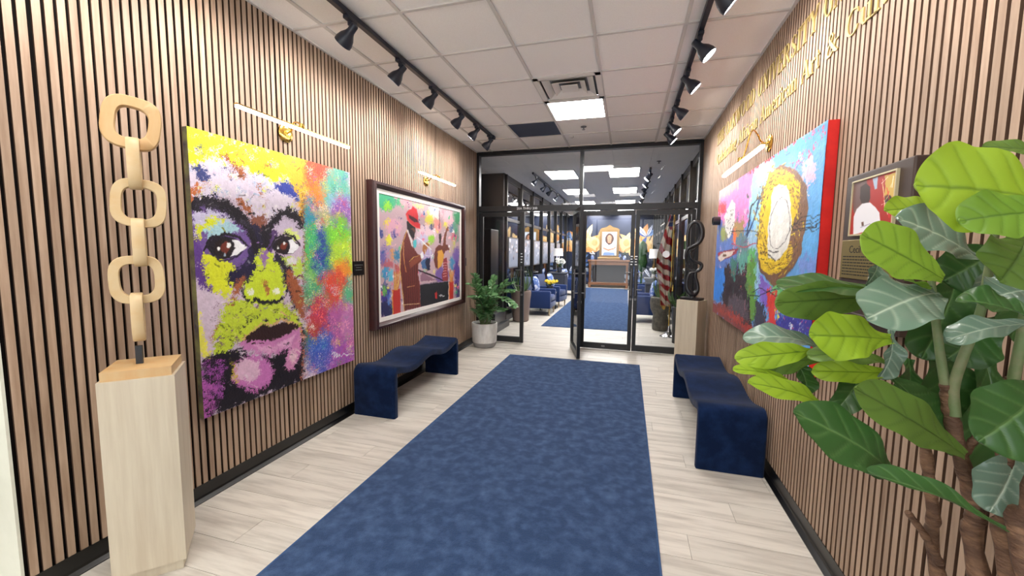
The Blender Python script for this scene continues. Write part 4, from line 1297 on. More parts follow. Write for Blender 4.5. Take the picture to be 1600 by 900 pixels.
ribbon([(308, 352, .012, .01), (280, 390, .011, .01), (246, 410, .013, 0), (252, 460, .013, 0), (290, 505, .013, 0), (340, 520, .015, 0), (362, 545, .016, 0), (345, 585, .016, 0), (300, 610, .014, 0), (248, 625, .011, 0), (222, 670, .012, 0), (212, 740, .016, 0), (228, 800, .024, 0), (275, 835, .026, 0), (318, 800, .020, 0), (318, 730, .016, 0), (298, 660, .014, 0), (300, 612, .013, 0)])
b = MB(); p0 = hit(*SC(270, 850), 1, sy)
b.tube([p0, (p0[0], sy, PZ + .03)], [.026, .034], 12); b.build('foot', M['black_gloss'], loop, True)

# ------------------------------------------------------------------ art on the walls
def canvas(name, face_x, back_x, y0, y1, z0, z1, painter, label, side_mat, hamp, nrm):
    t = empty(name, (back_x, (y0 + y1) / 2, (z0 + z1) / 2), label, 'painting')
    P, p = painter()
    grid_mesh('painted_surface', P, p.C, M['paint'], t, p.h, nrm, hamp)
    s = MB(); s.box(min(face_x, back_x), max(face_x, back_x), y0, y1, z0, z1); s.build('stretcher', side_mat, t)
    return t
canvas('portrait_canvas', -2.3515, -2.3848, 1.712, 3.071, .502, 2.163, paint_face, 'large unframed canvas of a vivid multicoloured face on the left wall', M['canvas_side'], 0.002, (1, 0, 0))
canvas('abstract_canvas', 0.9225, 0.9698, 2.381, 4.799, .871, 2.154, paint_abstract, 'wide abstract canvas with yellow ring and red edges on the right wall', M['red_paint'], 0.003, (-1, 0, 0))
# relief ring on the abstract canvas: scrunched yellow and brown lumps, and a small black cylinder
abs_t = bpy.data.objects['abstract_canvas']
b = MB(); cpt = hit(1125, 345, 0, .92)
b.lathe([(.045, 0), (.045, .07), (.036, .07), (.036, .02)], (cpt[0] + .0, cpt[1], cpt[2]), 20, (-1, 0, 0)); b.build('black_tube', M['black_gloss'], abs_t, True)
# framed band painting
t = empty('framed_painting', (-2.385, 4.46, 1.435), 'framed painting of a red-hatted trumpeter and bassist in dark wood frame', 'painting')
P, p = paint_jazz()
grid_mesh('painted_surface', P, p.C, M['paint'], t, p.h, (1, 0, 0), .001)
s = MB(); s.box(-2.3845, -2.3375, 3.41, 5.51, .765, 2.105); s.build('backing', M['canvas_side'], t)
y0, y1, z0, z1 = 3.47, 5.452, .824, 2.046
s = MB(); g = .042
for a, b_, c, d in ((y0 - g, y1 + g, z0 - g, z0), (y0 - g, y1 + g, z1, z1 + g), (y0 - g, y0, z0, z1), (y1, y1 + g, z0, z1)):
    s.box(-2.336, -2.330, a, b_, c, d)
s.build('mat_border', M['mat_board'], t)
oy0, oy1, oz0, oz1 = 3.35, 5.615, .715, 2.155
iy0, iy1, iz0, iz1 = y0 - g, y1 + g, z0 - g, z1 + g
prof = [(0.0, -2.3848), (0.0, -2.330), (.14, -2.304), (.5, -2.300), (.8, -2.312), (.9, -2.322), (1.0, -2.326), (1.0, -2.3375)]
def moulding(oy0, oy1, oz0, oz1, iy0, iy1, iz0, iz1, prof, name, material, parent):
    vs, fs = [], []
    m = len(prof)
    for (a, b_), (c, d) in (((oy0, oz0), (iy0, iz0)), ((oy1, oz0), (iy1, iz0)), ((oy1, oz1), (iy1, iz1)), ((oy0, oz1), (iy0, iz1))):
        for q, x in prof: vs.append((x, a + (c - a) * q, b_ + (d - b_) * q))
    for k in range(4):
        k2 = (k + 1) % 4
        for i in range(m - 1): fs.append((k * m + i, k * m + i + 1, k2 * m + i + 1, k2 * m + i))
    b = MB(); b.add(vs, fs); return b.build(name, material, parent, 30)
moulding(oy0, oy1, oz0, oz1, iy0, iy1, iz0, iz1, prof, 'frame', M['mahogany'], t)

# small black wall labels with illegible raised lines
def wall_label(y, z, w, h, label):
    t = empty('wall_label', (-2.385, y, z), label, 'sign')
    b = MB(); b.cbox(-2.3848, -2.378, y - w / 2, y + w / 2, z - h / 2, z + h / 2, .0015); b.build('plate', M['plaque_black'], t)
    v = MB()
    for k, q in enumerate((.8, .5, .6)):
        zz = z + h * (.22 - k * .17)
        for s in range(5):
            a = y - w * q / 2 + w * q * s / 5
            v.box(-2.3781, -2.3776, a, a + w * q / 7, zz - h * .03, zz + h * .03)
    v.build('engraved_lines', mat('grey_engraving', rgb(96, 100, 96), .5), t)
wall_label(3.205, 1.327, .15, .13, 'small black label plate between the portrait canvas and the framed painting')
wall_label(5.735, 1.325, .15, .12, 'small black label plate past the far side of the framed painting')

# picture lights
def picture_light(face, sign, xb, ya, yb, z, yc, zc, label):
    t = empty('picture_light', (face, yc, zc), label, 'lamp')
    b = MB(); b.lathe([(.062, 0), (.062, .010), (.055, .016), (.03, .02)], (face, yc, zc), 28, (sign, 0, 0)); b.build('wall_plate', M['brass'], t, True)
    ym = (ya + yb) / 2
    x1 = xb
    b = MB()
    pts = catmull([(face + sign * .02, yc, zc), (face + sign * .06, yc, zc + .02), (face + sign * .11, (2 * yc + ym) / 3, zc + .05), (x1 - sign * .08, (yc + 2 * ym) / 3, zc + .045), (x1 - sign * .02, ym, z + .04), (x1, ym, z + .008)], 6)
    b.tube(pts, .0055, 8); b.build('arm', M['brass'], t, True)
    b = MB(); b.lathe([(.014, 0), (.018, .01), (.014, .03)], (x1 - sign * 0, ym, z + .004), 14, (0, 0, 1)); b.build('joint', M['brass'], t, True)
    b = MB(); b.box(x1 - .012, x1 + .012, ya, yb, z, z + .008); b.build('housing', M['brass'], t)
    b = MB(); b.box(x1 - .011, x1 + .011, ya + .004, yb - .004, z - .014, z - .0002)
    b.build('light_bar', M['led'], t)
picture_light(XL, 1, -2.135, 1.829, 2.788, 2.30, 2.42, 2.318, 'brass picture light with long glowing bar above the portrait canvas')
picture_light(XL, 1, -2.135, 3.91, 4.834, 2.325, 4.53, 2.333, 'brass picture light with glowing bar above the framed band painting')
picture_light(XR, -1, .72, 2.659, 3.635, 2.118, 3.42, 2.30, 'brass picture light with glowing bar above the abstract canvas')

# ------------------------------------------------------------------ track lights
def track(x, ya, yb, heads, sign, label, group=None, lit_all=True, power=SPOT_W, tilt=46, z0=ZC):
    t = empty('track_light', (x, (ya + yb) / 2, z0), label, 'track light', group)
    b = MB(); b.cbox(x - .018, x + .018, ya, yb, z0 - .038, z0 - .004, .002); b.build('rail', M['track'], t)
    e = MB(); e.cbox(x - .026, x + .026, yb - .07, yb + .012, z0 - .042, z0 - .002, .003); e.build('end_cap', M['track'], t)
    for k, y in enumerate(heads):
        a = MB(); a.cbox(x - .02, x + .02, y - .05, y + .05, z0 - .062, z0 - .038, .004)
        a.lathe([(.018, 0), (.018, -.022), (.009, -.03), (.009, -.07)], (x, y, z0 - .06), 12)
        hd = a.build('lamp_head', M['track'], t, True)
        tl = math.radians(tilt + (k % 3 - 1) * 4)
        d = Vector((sign * math.sin(tl), .10 * ((k * 7) % 3 - 1), -math.cos(tl))).normalized()
        o = Vector((x, y, z0 - .125)) - d * .045
        s = MB()
        s.lathe([(.004, -.012), (.022, -.010), (.025, 0), (.025, .04), (.030, .055), (.047, .085), (.057, .12), (.057, .142), (.053, .144), (.052, .12), (.04, .09), (.02, .07)], tuple(o), 20, tuple(d))
        s.build('shade', M['track'], hd, True)
        g = MB(); g.lathe([(.050, .134), (.052, .140)], tuple(o), 18, tuple(d)); g.build('bulb', M['bulb'], hd)
        if power:
            ld = bpy.data.lights.new('track_spot', 'SPOT')
            ld.energy = power; ld.spot_size = math.radians(125); ld.spot_blend = 1.0; ld.shadow_soft_size = .05
            ld.color = (1, .955, .915)
            lo = bpy.data.objects.new('track_spot', ld)
            lo.location = o + d * .156
            lo.rotation_euler = d.to_track_quat('-Z', 'Y').to_euler()
            col.objects.link(lo)
    return t
track(-1.825, .9, 5.43, [1.15, 1.80, 2.43, 3.05, 3.62, 4.27, 4.76, 5.26], -1, 'black ceiling track with spot heads turned to the left wall')
track(.436, .9, 5.60, [1.3, 1.9, 2.62, 3.22, 3.82, 4.53, 5.08, 5.50], 1, 'black ceiling track with lit spot heads turned to the right wall')
track(-1.86, 8.0, 14.0, [8.3, 9.2, 9.9, 10.9, 12.2, 13.4], -1, 'black ceiling track behind the glass, along the gallery left side', 'gallery tracks', power=0)
track(.36, 8.0, 14.0, [8.2, 9.0, 9.8, 10.7, 11.9, 13.1], -1, 'black ceiling track behind the glass, along the gallery right side', 'gallery tracks', power=0)

# ------------------------------------------------------------------ raised serif lettering on the right wall
T_, S_W = 0.045, 0.15                      # thin and thick stroke
def arc(cx, cy, rx, ry, a0, a1, n=14, thick=S_W, thin=T_):
    out = []
    for k in range(n + 1):
        a = math.radians(a0 + (a1 - a0) * k / n)
        out.append((cx + rx * math.cos(a), cy + ry * math.sin(a), thin + (thick - thin) * abs(math.cos(a)) ** 1.5))
    return out
def stem(x, y0=0, y1=1, w=S_W, s0=True, s1=True, sw=.13):
    o = [[(x, y0, w), (x, y1, w)]]
    if s0: o.append([(x - w / 2 - sw, y0 + .02, .045), (x + w / 2 + sw, y0 + .02, .045)])
    if s1: o.append([(x - w / 2 - sw, y1 - .02, .045), (x + w / 2 + sw, y1 - .02, .045)])
    return o
def serif(x, y, h=.14): return [[(x - h, y, .045), (x + h, y, .045)]]
X_ = .66
def G(ch):
    if ch == 'T': return .86, stem(.43, s1=False) + [[(.04, .975, .05), (.82, .975, .05)], [(.06, .98, .05), (.05, .74, .03)], [(.80, .98, .05), (.81, .74, .03)]]
    if ch == 'H': return 1.0, stem(.24) + stem(.76) + [[(.24, .52, .05), (.76, .52, .05)]]
    if ch == 'E': return .82, stem(.24) + [[(.2, .975, .05), (.74, .975, .05)], [(.2, .025, .05), (.76, .025, .05)], [(.24, .52, .05), (.56, .52, .05)], [(.73, .98, .05), (.74, .76, .03)], [(.75, .02, .05), (.78, .26, .03)], [(.56, .62, .03), (.56, .42, .03)]]
    if ch == 'O': return 1.0, [arc(.5, .5, .36, .48, 0, 360, 28)]
    if ch == 'A': return .96, [[(.48, .98, .05), (.14, .02, .05)], [(.46, .98, .15), (.78, .02, .15)], [(.26, .36, .045), (.66, .36, .045)]] + serif(.14, .02, .13) + serif(.80, .02, .16)
    if ch == 'K': return .98, stem(.24) + [[(.30, .42, .05), (.74, .97, .05)], [(.42, .58, .13), (.80, .02, .16)]] + serif(.76, .975) + serif(.82, .02, .15)
    if ch == 'W': return 1.36, [[(.18, .98, .14), (.44, .02, .13)], [(.44, .02, .05), (.68, .98, .05)], [(.66, .98, .14), (.92, .02, .13)], [(.92, .02, .05), (1.18, .98, .05)]] + serif(.18, .975) + serif(.68, .975) + serif(1.18, .975, .12)
    if ch == 'D': return 1.0, stem(.24) + [[(.24, .975, .05)] + [(p[0], p[1], p[2]) for p in arc(.42, .5, .42, .47, 90, -90)] + [(.24, .025, .05)]]
    if ch == 'U': return 1.0, [[(.25, .98, .15), (.25, .4, .15)] + arc(.5, .3, .25, .27, 180, 360, 12, .15, .05) + [(.75, .98, .05)]] + serif(.25, .975, .19) + serif(.75, .975, .13)
    if ch == 'N': return 1.02, [[(.24, .0, .05), (.24, .98, .05)], [(.24, .98, .16), (.78, .02, .16)], [(.78, .0, .05), (.78, .98, .05)]] + serif(.2, .975, .13) + serif(.24, .02, .13) + serif(.78, .975, .13)
    if ch == 'I': return .48, stem(.24)
    if ch == 'V': return .94, [[(.18, .98, .15), (.48, .02, .14)], [(.48, .02, .05), (.78, .98, .05)]] + serif(.18, .975, .15) + serif(.78, .975, .12)
    if ch == 'R': return .98, stem(.24) + [[(.24, .975, .05)] + arc(.44, .745, .26, .23, 90, -90, 10) + [(.24, .515, .05)], [(.48, .5, .13), (.82, .02, .15)]] + serif(.86, .02, .12)
    if ch == 'S': return .76, [[(.64, .74, .04), (.60, .90, .05), (.42, .975, .06), (.22, .90, .10), (.16, .74, .13), (.28, .58, .17), (.48, .46, .18), (.62, .32, .14), (.60, .14, .11), (.40, .025, .06), (.20, .08, .05), (.12, .26, .04)]]
    if ch == 'Y': return .94, [[(.16, .98, .15), (.47, .5, .15), (.47, 0, .15)], [(.80, .98, .05), (.49, .5, .05)]] + serif(.16, .975, .15) + serif(.80, .975, .12) + serif(.47, .02, .2)
    if ch == 'G': return 1.0, [[(.80, .74, .04), (.76, .88, .06)] + arc(.5, .5, .36, .475, 55, 300, 20)[0:] + [(.74, .10, .08), (.78, .16, .12), (.78, .42, .15)]] + [[(.62, .42, .045), (.92, .42, .045)]]
    if ch == 'C': return .92, [[(.80, .72, .04), (.74, .90, .06)] + arc(.5, .5, .36, .475, 60, 300, 20) + [(.76, .12, .05), (.82, .26, .04)]]
    if ch == 'e': return .66, [[(.16, .36, .04), (.52, .36, .04), (.52, .46, .10)] + arc(.34, .34, .20, .32, 20, 320, 16, .13, .045)]
    if ch == 'l': return .36, stem(.18, s1=False) + [[(.04, .96, .04), (.18, .97, .05)]]
    if ch == 'b': return .70, stem(.18, s0=False, s1=False) + [[(.04, .96, .04), (.18, .97, .05)], arc(.36, .33, .20, .32, 150, -150, 16, .13, .045)]
    if ch == 'r': return .54, stem(.18, 0, X_, s1=False) + [[(.04, .63, .04), (.18, .64, .05)], [(.20, .46, .05), (.32, .62, .07), (.44, .63, .1), (.47, .56, .1)]]
    if ch == 'a': return .64, [[(.14, .52, .08), (.24, .64, .06), (.38, .63, .09), (.44, .5, .13), (.44, .1, .13), (.52, .03, .06), (.60, .07, .03)], [(.44, .40, .05), (.24, .30, .10), (.15, .17, .12), (.24, .04, .08), (.44, .12, .04)]]
    if ch == 't': return .44, [[(.20, .86, .05), (.20, .2, .13), (.26, .04, .08), (.40, .08, .03)], [(.06, .64, .045), (.38, .64, .045)]]
    if ch == 'i': return .36, stem(.18, 0, X_, s1=False) + [[(.04, .63, .04), (.18, .64, .05)], [(.11, .88, .13), (.25, .88, .13)]]
    if ch == 'n': return .74, stem(.18, 0, X_, s1=False) + [[(.04, .63, .04), (.18, .64, .05)], [(.20, .48, .05), (.34, .63, .06), (.50, .60, .1), (.54, .46, .13), (.54, 0, .13)]] + serif(.54, .02, .16)
    if ch == 'm': return 1.1, stem(.18, 0, X_, s1=False) + [[(.04, .63, .04), (.18, .64, .05)], [(.20, .48, .05), (.34, .63, .06), (.48, .60, .1), (.53, .46, .13), (.53, 0, .13)], [(.56, .48, .05), (.70, .63, .06), (.84, .60, .1), (.89, .46, .13), (.89, 0, .13)]] + serif(.53, .02, .15) + serif(.89, .02, .15)
    if ch == 'g': return .66, [arc(.32, .44, .18, .21, 0, 360, 18, .12, .045), [(.30, .23, .04), (.18, .14, .05), (.26, .05, .08), (.48, .0, .10), (.54, -.12, .09), (.34, -.24, .05), (.14, -.18, .06), (.12, -.06, .05), (.24, .04, .04)], [(.46, .58, .04), (.60, .63, .06)]]
    if ch == 'f': return .44, stem(.18, 0, .80, s1=False, w=.13) + [[(.18, .78, .13), (.26, .95, .06), (.38, .97, .07), (.44, .90, .08)], [(.04, .63, .045), (.38, .63, .045)]]
    if ch == 'c': return .60, [[(.52, .50, .1), (.46, .61, .06)] + arc(.34, .34, .20, .31, 70, 310, 16, .13, .045)]
    if ch == 'u': return .74, [[(.16, .64, .13), (.16, .2, .13), (.24, .05, .09), (.38, .03, .06), (.54, .16, .05)], [(.54, .64, .13), (.54, .04, .13), (.66, .03, .04)], [(.02, .63, .04), (.2, .64, .05)], [(.42, .63, .04), (.56, .64, .05)]]
    if ch == '&': return 1.08, [[(.96, .52, .05), (.80, .50, .05), (.66, .18, .05), (.46, .03, .07), (.24, .06, .12), (.16, .24, .15), (.28, .46, .08), (.50, .62, .05), (.58, .80, .08), (.46, .96, .05), (.32, .88, .09), (.32, .72, .11), (.52, .44, .15), (.78, .12, .16), (.94, .02, .06), (1.02, .06, .03)]]
    return .4, []
def word_letters(root, text, y_start, y_end, z0, capH):
    total = sum(G(c)[0] for c in text)
    sx = (y_start - y_end) / total
    x = 0
    for c in text:
        w, strokes = G(c)
        b = MB()
        for st in strokes:
            P = np.array(st)
            n = len(P)
            if n < 2: continue
            closed = n > 12 and np.hypot(*(P[0, :2] - P[-1, :2])) < .01
            vs = []
            for i in range(n):
                if closed and i in (0, n - 1): d = P[1, :2] - P[-2, :2]
                else: d = P[min(i + 1, n - 1), :2] - P[max(i - 1, 0), :2]
                d = d / (np.linalg.norm(d) + 1e-9)
                nn = np.array([-d[1], d[0]])
                for s in (1, -1):
                    q = P[i, :2] + nn * s * P[i, 2] / 2
                    vs.append((XR - .0065, y_start - (x + q[0]) * sx, z0 + q[1] * capH))
            m = len(vs)
            vs2 = [(XR - .0003, v[1], v[2]) for v in vs]
            fs = []
            for i in range(n - 1):
                a, b_, c_, d_ = 2 * i, 2 * i + 1, 2 * i + 3, 2 * i + 2
                fs += [(a, b_, c_, d_), (m + d_, m + c_, m + b_, m + a), (a, d_, m + d_, m + a), (b_, m + b_, m + c_, c_)]
            fs += [(0, m, m + 1, 1), (m - 2, m - 1, 2 * m - 1, 2 * m - 2)]
            b.add(vs + vs2, fs)
        if b.v: b.build('letter', M['gold_letter'], root)
        x += w
sg = empty('wall_sign', (XR, 3.95, 2.80), 'upper line of raised gold capitals on the slatted right wall', 'lettering')
for wd, a, b_ in (('THE', 5.33, 4.96), ('OAKWOOD', 4.90, 3.865), ('UNIVERSITY', 3.80, 2.715), ('GA', 2.655, 2.43)):
    word_letters(sg, wd, a, b_, 2.742, .135)
sg = empty('wall_sign', (XR, 3.7, 2.57), 'lower line of raised gold upright letters with an ampersand on the right wall', 'lettering')
for wd, a, b_ in (('Celebrating', 5.27, 4.40), ('African', 4.345, 3.745), ('American', 3.69, 2.965), ('Art', 2.91, 2.655), ('&', 2.60, 2.445), ('Cult', 2.395, 2.05)):
    word_letters(sg, wd, a, b_, 2.512, .118)

# ------------------------------------------------------------------ photo plaque on the right wall
t = empty('photo_plaque', (XR, 1.93, 1.52), 'dark wooden plaque with small photograph and brass plate behind the big leaves', 'plaque')
b = MB(); b.cbox(.915, .9697, 1.70, 2.135, 1.215, 1.835, .006); b.build('board', M['dark_wood'], t)
def paint_photo():
    P, U, V, Y, Z = wall_grid(.909, 1.778, 2.065, 1.583, 1.801, .0018)
    p = Painter(U, V, Y, Z, (172, 40, 36))
    S = lambda x, y: (1310 + x / 3.464, 240 + y / 3.464)
    L = lambda pts: [S(*q) for q in pts]
    p.poly(L([(80, 150), (150, 130), (170, 250), (110, 300), (80, 330)]), (110, 80, 76), rough=2)
    p.poly(L([(185, 135), (215, 125), (210, 190), (196, 196)]), (170, 190, 214), rough=.8)
    p.poly(L([(250, 120), (310, 100), (300, 300), (250, 260)]), (206, 170, 80), rough=2.5)
    p.blob(*S(268, 250), 6, 8, (50, 30, 26), rough=1.5)
    for k in range(12): p.line([S(rnd.uniform(230, 300), rnd.uniform(110, 360)), S(rnd.uniform(230, 300), rnd.uniform(110, 360))], .8, [(236, 220, 160), (226, 60, 50), (250, 240, 220)][k % 3], rough=.6)
    p.poly(L([(120, 180), (150, 160), (172, 180), (172, 240), (160, 280), (130, 280), (116, 240)]), (52, 32, 28), rough=.4)
    p.poly(L([(100, 300), (130, 270), (170, 264), (200, 290), (222, 320), (230, 400), (80, 440), (82, 340)]), (232, 230, 236), rough=.6)
    p.line(L([(120, 400), (170, 380), (200, 396)]), 1, (160, 160, 176), rough=.3)
    p.poly(L([(124, 372), (136, 368), (138, 390), (126, 394)]), (90, 60, 50), rough=.4)
    return P, p
P, p = paint_photo(); grid_mesh('photograph', P, p.C, M['print'], t)
moulding(1.773, 2.070, 1.578, 1.806, 1.780, 2.063, 1.585, 1.799, [(0, .9149), (0, .905), (.5, .904), (1, .905), (1, .9095)], 'photo_frame', M['pale_brass'], t)
b = MB(); b.cbox(.908, .9149, 1.755, 2.120, 1.40, 1.562, .002); b.build('brass_plate', M['brass_plate'], t)
RM = Matrix(((0, 0, -1, 0), (-1, 0, 0, 0), (0, 1, 0, 0), (0, 0, 0, 1)))     # text on the right wall, read from the hall
tx = text_obj('Cecil Be', .044, 'engraved_name', M['ink'], t, Matrix.Translation((.9076, 2.055, 1.508)) @ RM, .0003)
v = MB()
for k in range(7):
    z = 1.492 - k * .0125
    y = 2.10
    while y > 1.80:
        w_ = rnd.uniform(.008, .026); v.box(.9074, .9081, y - w_, y, z - .0022, z + .0022); y -= w_ + .005
v.build('engraved_lines', M['ink'], t)
b = MB(); b.cbox(.90, .9149, 1.72, 2.10, 1.24, 1.262, .002); b.build('lower_ledge', M['dark_wood'], t)

# ------------------------------------------------------------------ leaves
def leaf_material(name, top, vein, rough=.32, trans=0.25, back=None):
    m = bpy.data.materials.new(name); m.use_nodes = True
    nt = m.node_tree; b = nt.nodes['Principled BSDF']; out = nt.nodes['Material Output']
    uv = nt.nodes.new('ShaderNodeAttribute'); uv.attribute_name = 'paint'
    sp = nt.nodes.new('ShaderNodeSeparateColor'); nt.links.new(uv.outputs['Color'], sp.inputs[0])
    mx = nt.nodes.new('ShaderNodeMix'); mx.data_type = 'RGBA'
    mx.inputs[6].default_value = top; mx.inputs[7].default_value = vein
    nt.links.new(sp.outputs[0], mx.inputs[0])
    n = nt.nodes.new('ShaderNodeTexNoise'); n.inputs['Scale'].default_value = 9
    tc = nt.nodes.new('ShaderNodeTexCoord'); nt.links.new(tc.outputs['Object'], n.inputs['Vector'])
    hs = nt.nodes.new('ShaderNodeHueSaturation'); mr = nt.nodes.new('ShaderNodeMapRange')
    mr.inputs[3].default_value = .82; mr.inputs[4].default_value = 1.16
    nt.links.new(n.outputs[0], mr.inputs[0]); nt.links.new(mr.outputs[0], hs.inputs['Value']); nt.links.new(mx.outputs[2], hs.inputs['Color'])
    nt.links.new(hs.outputs[0], b.inputs['Base Color'])
    b.inputs['Roughness'].default_value = rough; b.inputs['Specular IOR Level'].default_value = .5
    bp = nt.nodes.new('ShaderNodeBump'); bp.inputs['Strength'].default_value = .5; bp.inputs['Distance'].default_value = .003
    nt.links.new(sp.outputs[0], bp.inputs['Height']); nt.links.new(bp.outputs[0], b.inputs['Normal'])
    tr = nt.nodes.new('ShaderNodeBsdfTranslucent'); nt.links.new(hs.outputs[0], tr.inputs[0])
    ms = nt.nodes.new('ShaderNodeMixShader'); ms.inputs[0].default_value = trans
    nt.links.new(b.outputs[0], ms.inputs[1]); nt.links.new(tr.outputs[0], ms.inputs[2]); nt.links.new(ms.outputs[0], out.inputs[0])
    return m
LM = {
    'lime': leaf_material('lime_leaf', rgb(152, 184, 48), rgb(110, 142, 36), .45, .35),
    'mid': leaf_material('mid_green_leaf', rgb(112, 150, 48), rgb(84, 120, 40), .42, .3),
    'mid2': leaf_material('fresh_green_leaf', rgb(140, 176, 58), rgb(96, 130, 40), .45, .3),
    'olive': leaf_material('olive_green_leaf', rgb(96, 126, 52), rgb(70, 96, 40), .45, .25),
    'dark': leaf_material('deep_green_leaf', rgb(54, 92, 44), rgb(96, 130, 74), .3, .15),
    'gloss': leaf_material('glossy_leaf', rgb(104, 128, 112), rgb(176, 192, 172), .2, .08),  # whitish reflected light put into the pale leaf and vein colours
    'zz': leaf_material('zz_leaf', rgb(92, 142, 88), rgb(140, 180, 130), .28, .15),
    'grass': leaf_material('blade_leaf', rgb(80, 110, 60), rgb(110, 140, 90), .4, .2),
}
def leaf_grid(base, tip, nrm, width, bend=.15, fold=.25, wave=.05, curl=0.0, n=15, m=9, shape=0, seed=0):
    """obovate leaf surface from base to tip; nrm: facing; bend: arching; fold: V along the midrib; curl: tip turned back"""
    B, T = np.array(base, float), np.array(tip, float)
    ax = T - B; L = np.linalg.norm(ax); ax = ax / L
    N = np.array(nrm, float); N = N - ax * N.dot(ax); N = N / np.linalg.norm(N)
    S = np.cross(ax, N)
    P = np.zeros((n, m, 3)); C = np.zeros((n, m, 3))
    r = random.Random(seed); ph = r.uniform(0, 6)
    for i in range(n):
        s = i / (n - 1)
        if shape == 0: s = math.sin(s * math.pi / 2) ** .9 if n > 20 else s
        if shape == 0:      # fiddle leaf: narrow waist, wide rounded crown
            if s < .64: w = .20 + .80 * math.sin(math.pi / 2 * (s / .64)) ** 1.6
            else: w = math.sqrt(max(0, 1 - ((s - .64) / .36) ** 2.3))
            w *= 1 + .05 * math.sin(s * 17 + ph)
        elif shape == 1:    # ovate
            w = math.sin(s ** .8 * math.pi) ** .8
        else:               # blade
            w = (1 - s) ** .6 * min(1, s * 6 + .4)
        w = max(w, .02) * width / 2
        c = B + ax * (L * s) + N * (bend * L * math.sin(s * math.pi)) - N * (curl * L * max(0, s - .5) ** 2 * 4)
        for j in range(m):
            q = 2 * j / (m - 1) - 1
            wv = wave * width * math.sin(s * 13 + ph + (1.3 if q > 0 else 0)) * abs(q) ** 2
            P[i, j] = c + S * (q * w * math.cos(fold * abs(q))) + N * (abs(q) * w * math.sin(fold) + wv - 0.010 * width * math.exp(-((((s * 6 - abs(q) * 1.1) % 1) - .5) / .16) ** 2))
            vein = 0.0
            if abs(q) < .12: vein = 1.0
            C[i, j] = (vein, 0, 0)
    return P, C
def refine(P, k):
    """bilinear refinement so that veins read on large leaves"""
    n, m = P.shape[:2]
    a = np.linspace(0, n - 1, (n - 1) * k + 1); b_ = np.linspace(0, m - 1, (m - 1) * k + 1)
    i0 = np.minimum(a.astype(int), n - 2); j0 = np.minimum(b_.astype(int), m - 2)
    fa = (a - i0)[:, None, None]; fb = (b_ - j0)[None, :, None]
    return P[i0][:, j0] * (1 - fa) * (1 - fb) + P[i0 + 1][:, j0] * fa * (1 - fb) + P[i0][:, j0 + 1] * (1 - fa) * fb + P[i0 + 1][:, j0 + 1] * fa * fb
def leaf_obj(parent, P, material, k=4, nv=6, name='leaf'):
    P = refine(P, k) if k > 1 else P
    n, m = P.shape[:2]
    s = np.linspace(0, 1, n)[:, None]; q = np.abs(np.linspace(-1, 1, m))[None, :]
    s = np.sin(s * np.pi / 2) ** .9 if n > 20 else s
    mid = np.clip(1 - q / .07, 0, 1) * np.ones_like(s)
    lat = np.clip(1 - np.abs(((s * nv - q * 1.1) % 1) - .5) / .13, 0, 1) * .45 * (q < .93)
    v = np.maximum(mid, lat)
    C = np.zeros((n, m, 3)); C[..., 0] = v
    C = np.where(C <= .0031308, C * 12.92, 1.055 * np.clip(C, 1e-6, 1) ** (1 / 2.4) - .055) * 255
    o = grid_mesh(name, P, C, material, parent)
    o.data.shade_smooth() if hasattr(o.data, 'shade_smooth') else None
    return o

# ------------------------------------------------------------------ fiddle-leaf fig in the right foreground
FX = (0.70, 0.585)
fig = empty('fiddle_leaf_fig', (FX[0], FX[1], 0), 'big fiddle-leaf fig with broad green leaves close by the right wall', 'plant')
b = MB(); b.lathe([(.13, .0), (.15, .01), (.185, .34), (.19, .36), (.165, .36), (.16, .32)], (FX[0], FX[1], 0), 32); b.build('pot', M['concrete'], fig, True)
b = MB(); b.lathe([(.02, .318), (.158, .318), (.158, .322), (.02, .322)], (FX[0], FX[1], 0), 24); b.build('soil', M['soil'], fig)
def A3(u, v, d): return tuple(at(u, v, d))
def trunk(pts, r0, r1, name='trunk', material='bark'):
    Q = catmull([np.array(p) for p in pts], 6)
    n = len(Q)
    R = []
    for i in range(n):
        t_ = i / (n - 1); r = r0 + (r1 - r0) * t_
        if material == 'bark': r *= 1 + .12 * math.sin(i * 2.4) + rnd.uniform(-.05, .05)
        R.append(r)
    b = MB(); b.tube([tuple(q) for q in Q], R, 12); return b.build(name, M[material], fig, 60)
gb = lambda dx, dy: (FX[0] + dx, FX[1] + dy, .30)
trunk([gb(-.03, .02), A3(1530, 900, .86), A3(1524, 800, .88), A3(1500, 710, .90), A3(1484, 640, .92), A3(1478, 600, .92)], .019, .012)
trunk([gb(-.06, .05), A3(1466, 900, 1.0), A3(1458, 800, 1.0), A3(1446, 700, 1.02)], .016, .012)
trunk([A3(1468, 880, 1.0), A3(1446, 838, 1.0), A3(1418, 800, 1.0)], .010, .007)
trunk([gb(.0, .0), A3(1580, 900, .80), A3(1574, 800, .82), A3(1570, 720, .84), A3(1576, 640, .86), A3(1582, 590, .86)], .018, .011)
trunk([gb(.03, -.02), A3(1604, 880, .76), A3(1610, 800, .76), A3(1625, 700, .78)], .020, .014)
trunk([A3(1502, 716, .90), A3(1520, 690, .9), A3(1545, 660, .88), A3(1560, 640, .88)], .009, .006)
trunk([A3(1478, 606, .92), A3(1470, 560, .93), A3(1462, 500, .94), A3(1458, 462, .94), A3(1452, 400, .95)], .010, .006, 'stem', 'green_stem')
trunk([A3(1492, 650, .91), A3(1490, 606, .91), A3(1504, 560, .9), A3(1528, 500, .88), A3(1540, 450, .86), A3(1560, 330, .84)], .011, .007, 'stem', 'green_stem')
trunk([A3(1582, 600, .86), A3(1590, 560, .84), A3(1600, 500, .82), A3(1606, 420, .8)], .010, .007, 'stem', 'green_stem')
toC = lambda P_: (np.array([0, 0, H]) - np.array(P_)) / np.linalg.norm(np.array([0, 0, H]) - np.array(P_))
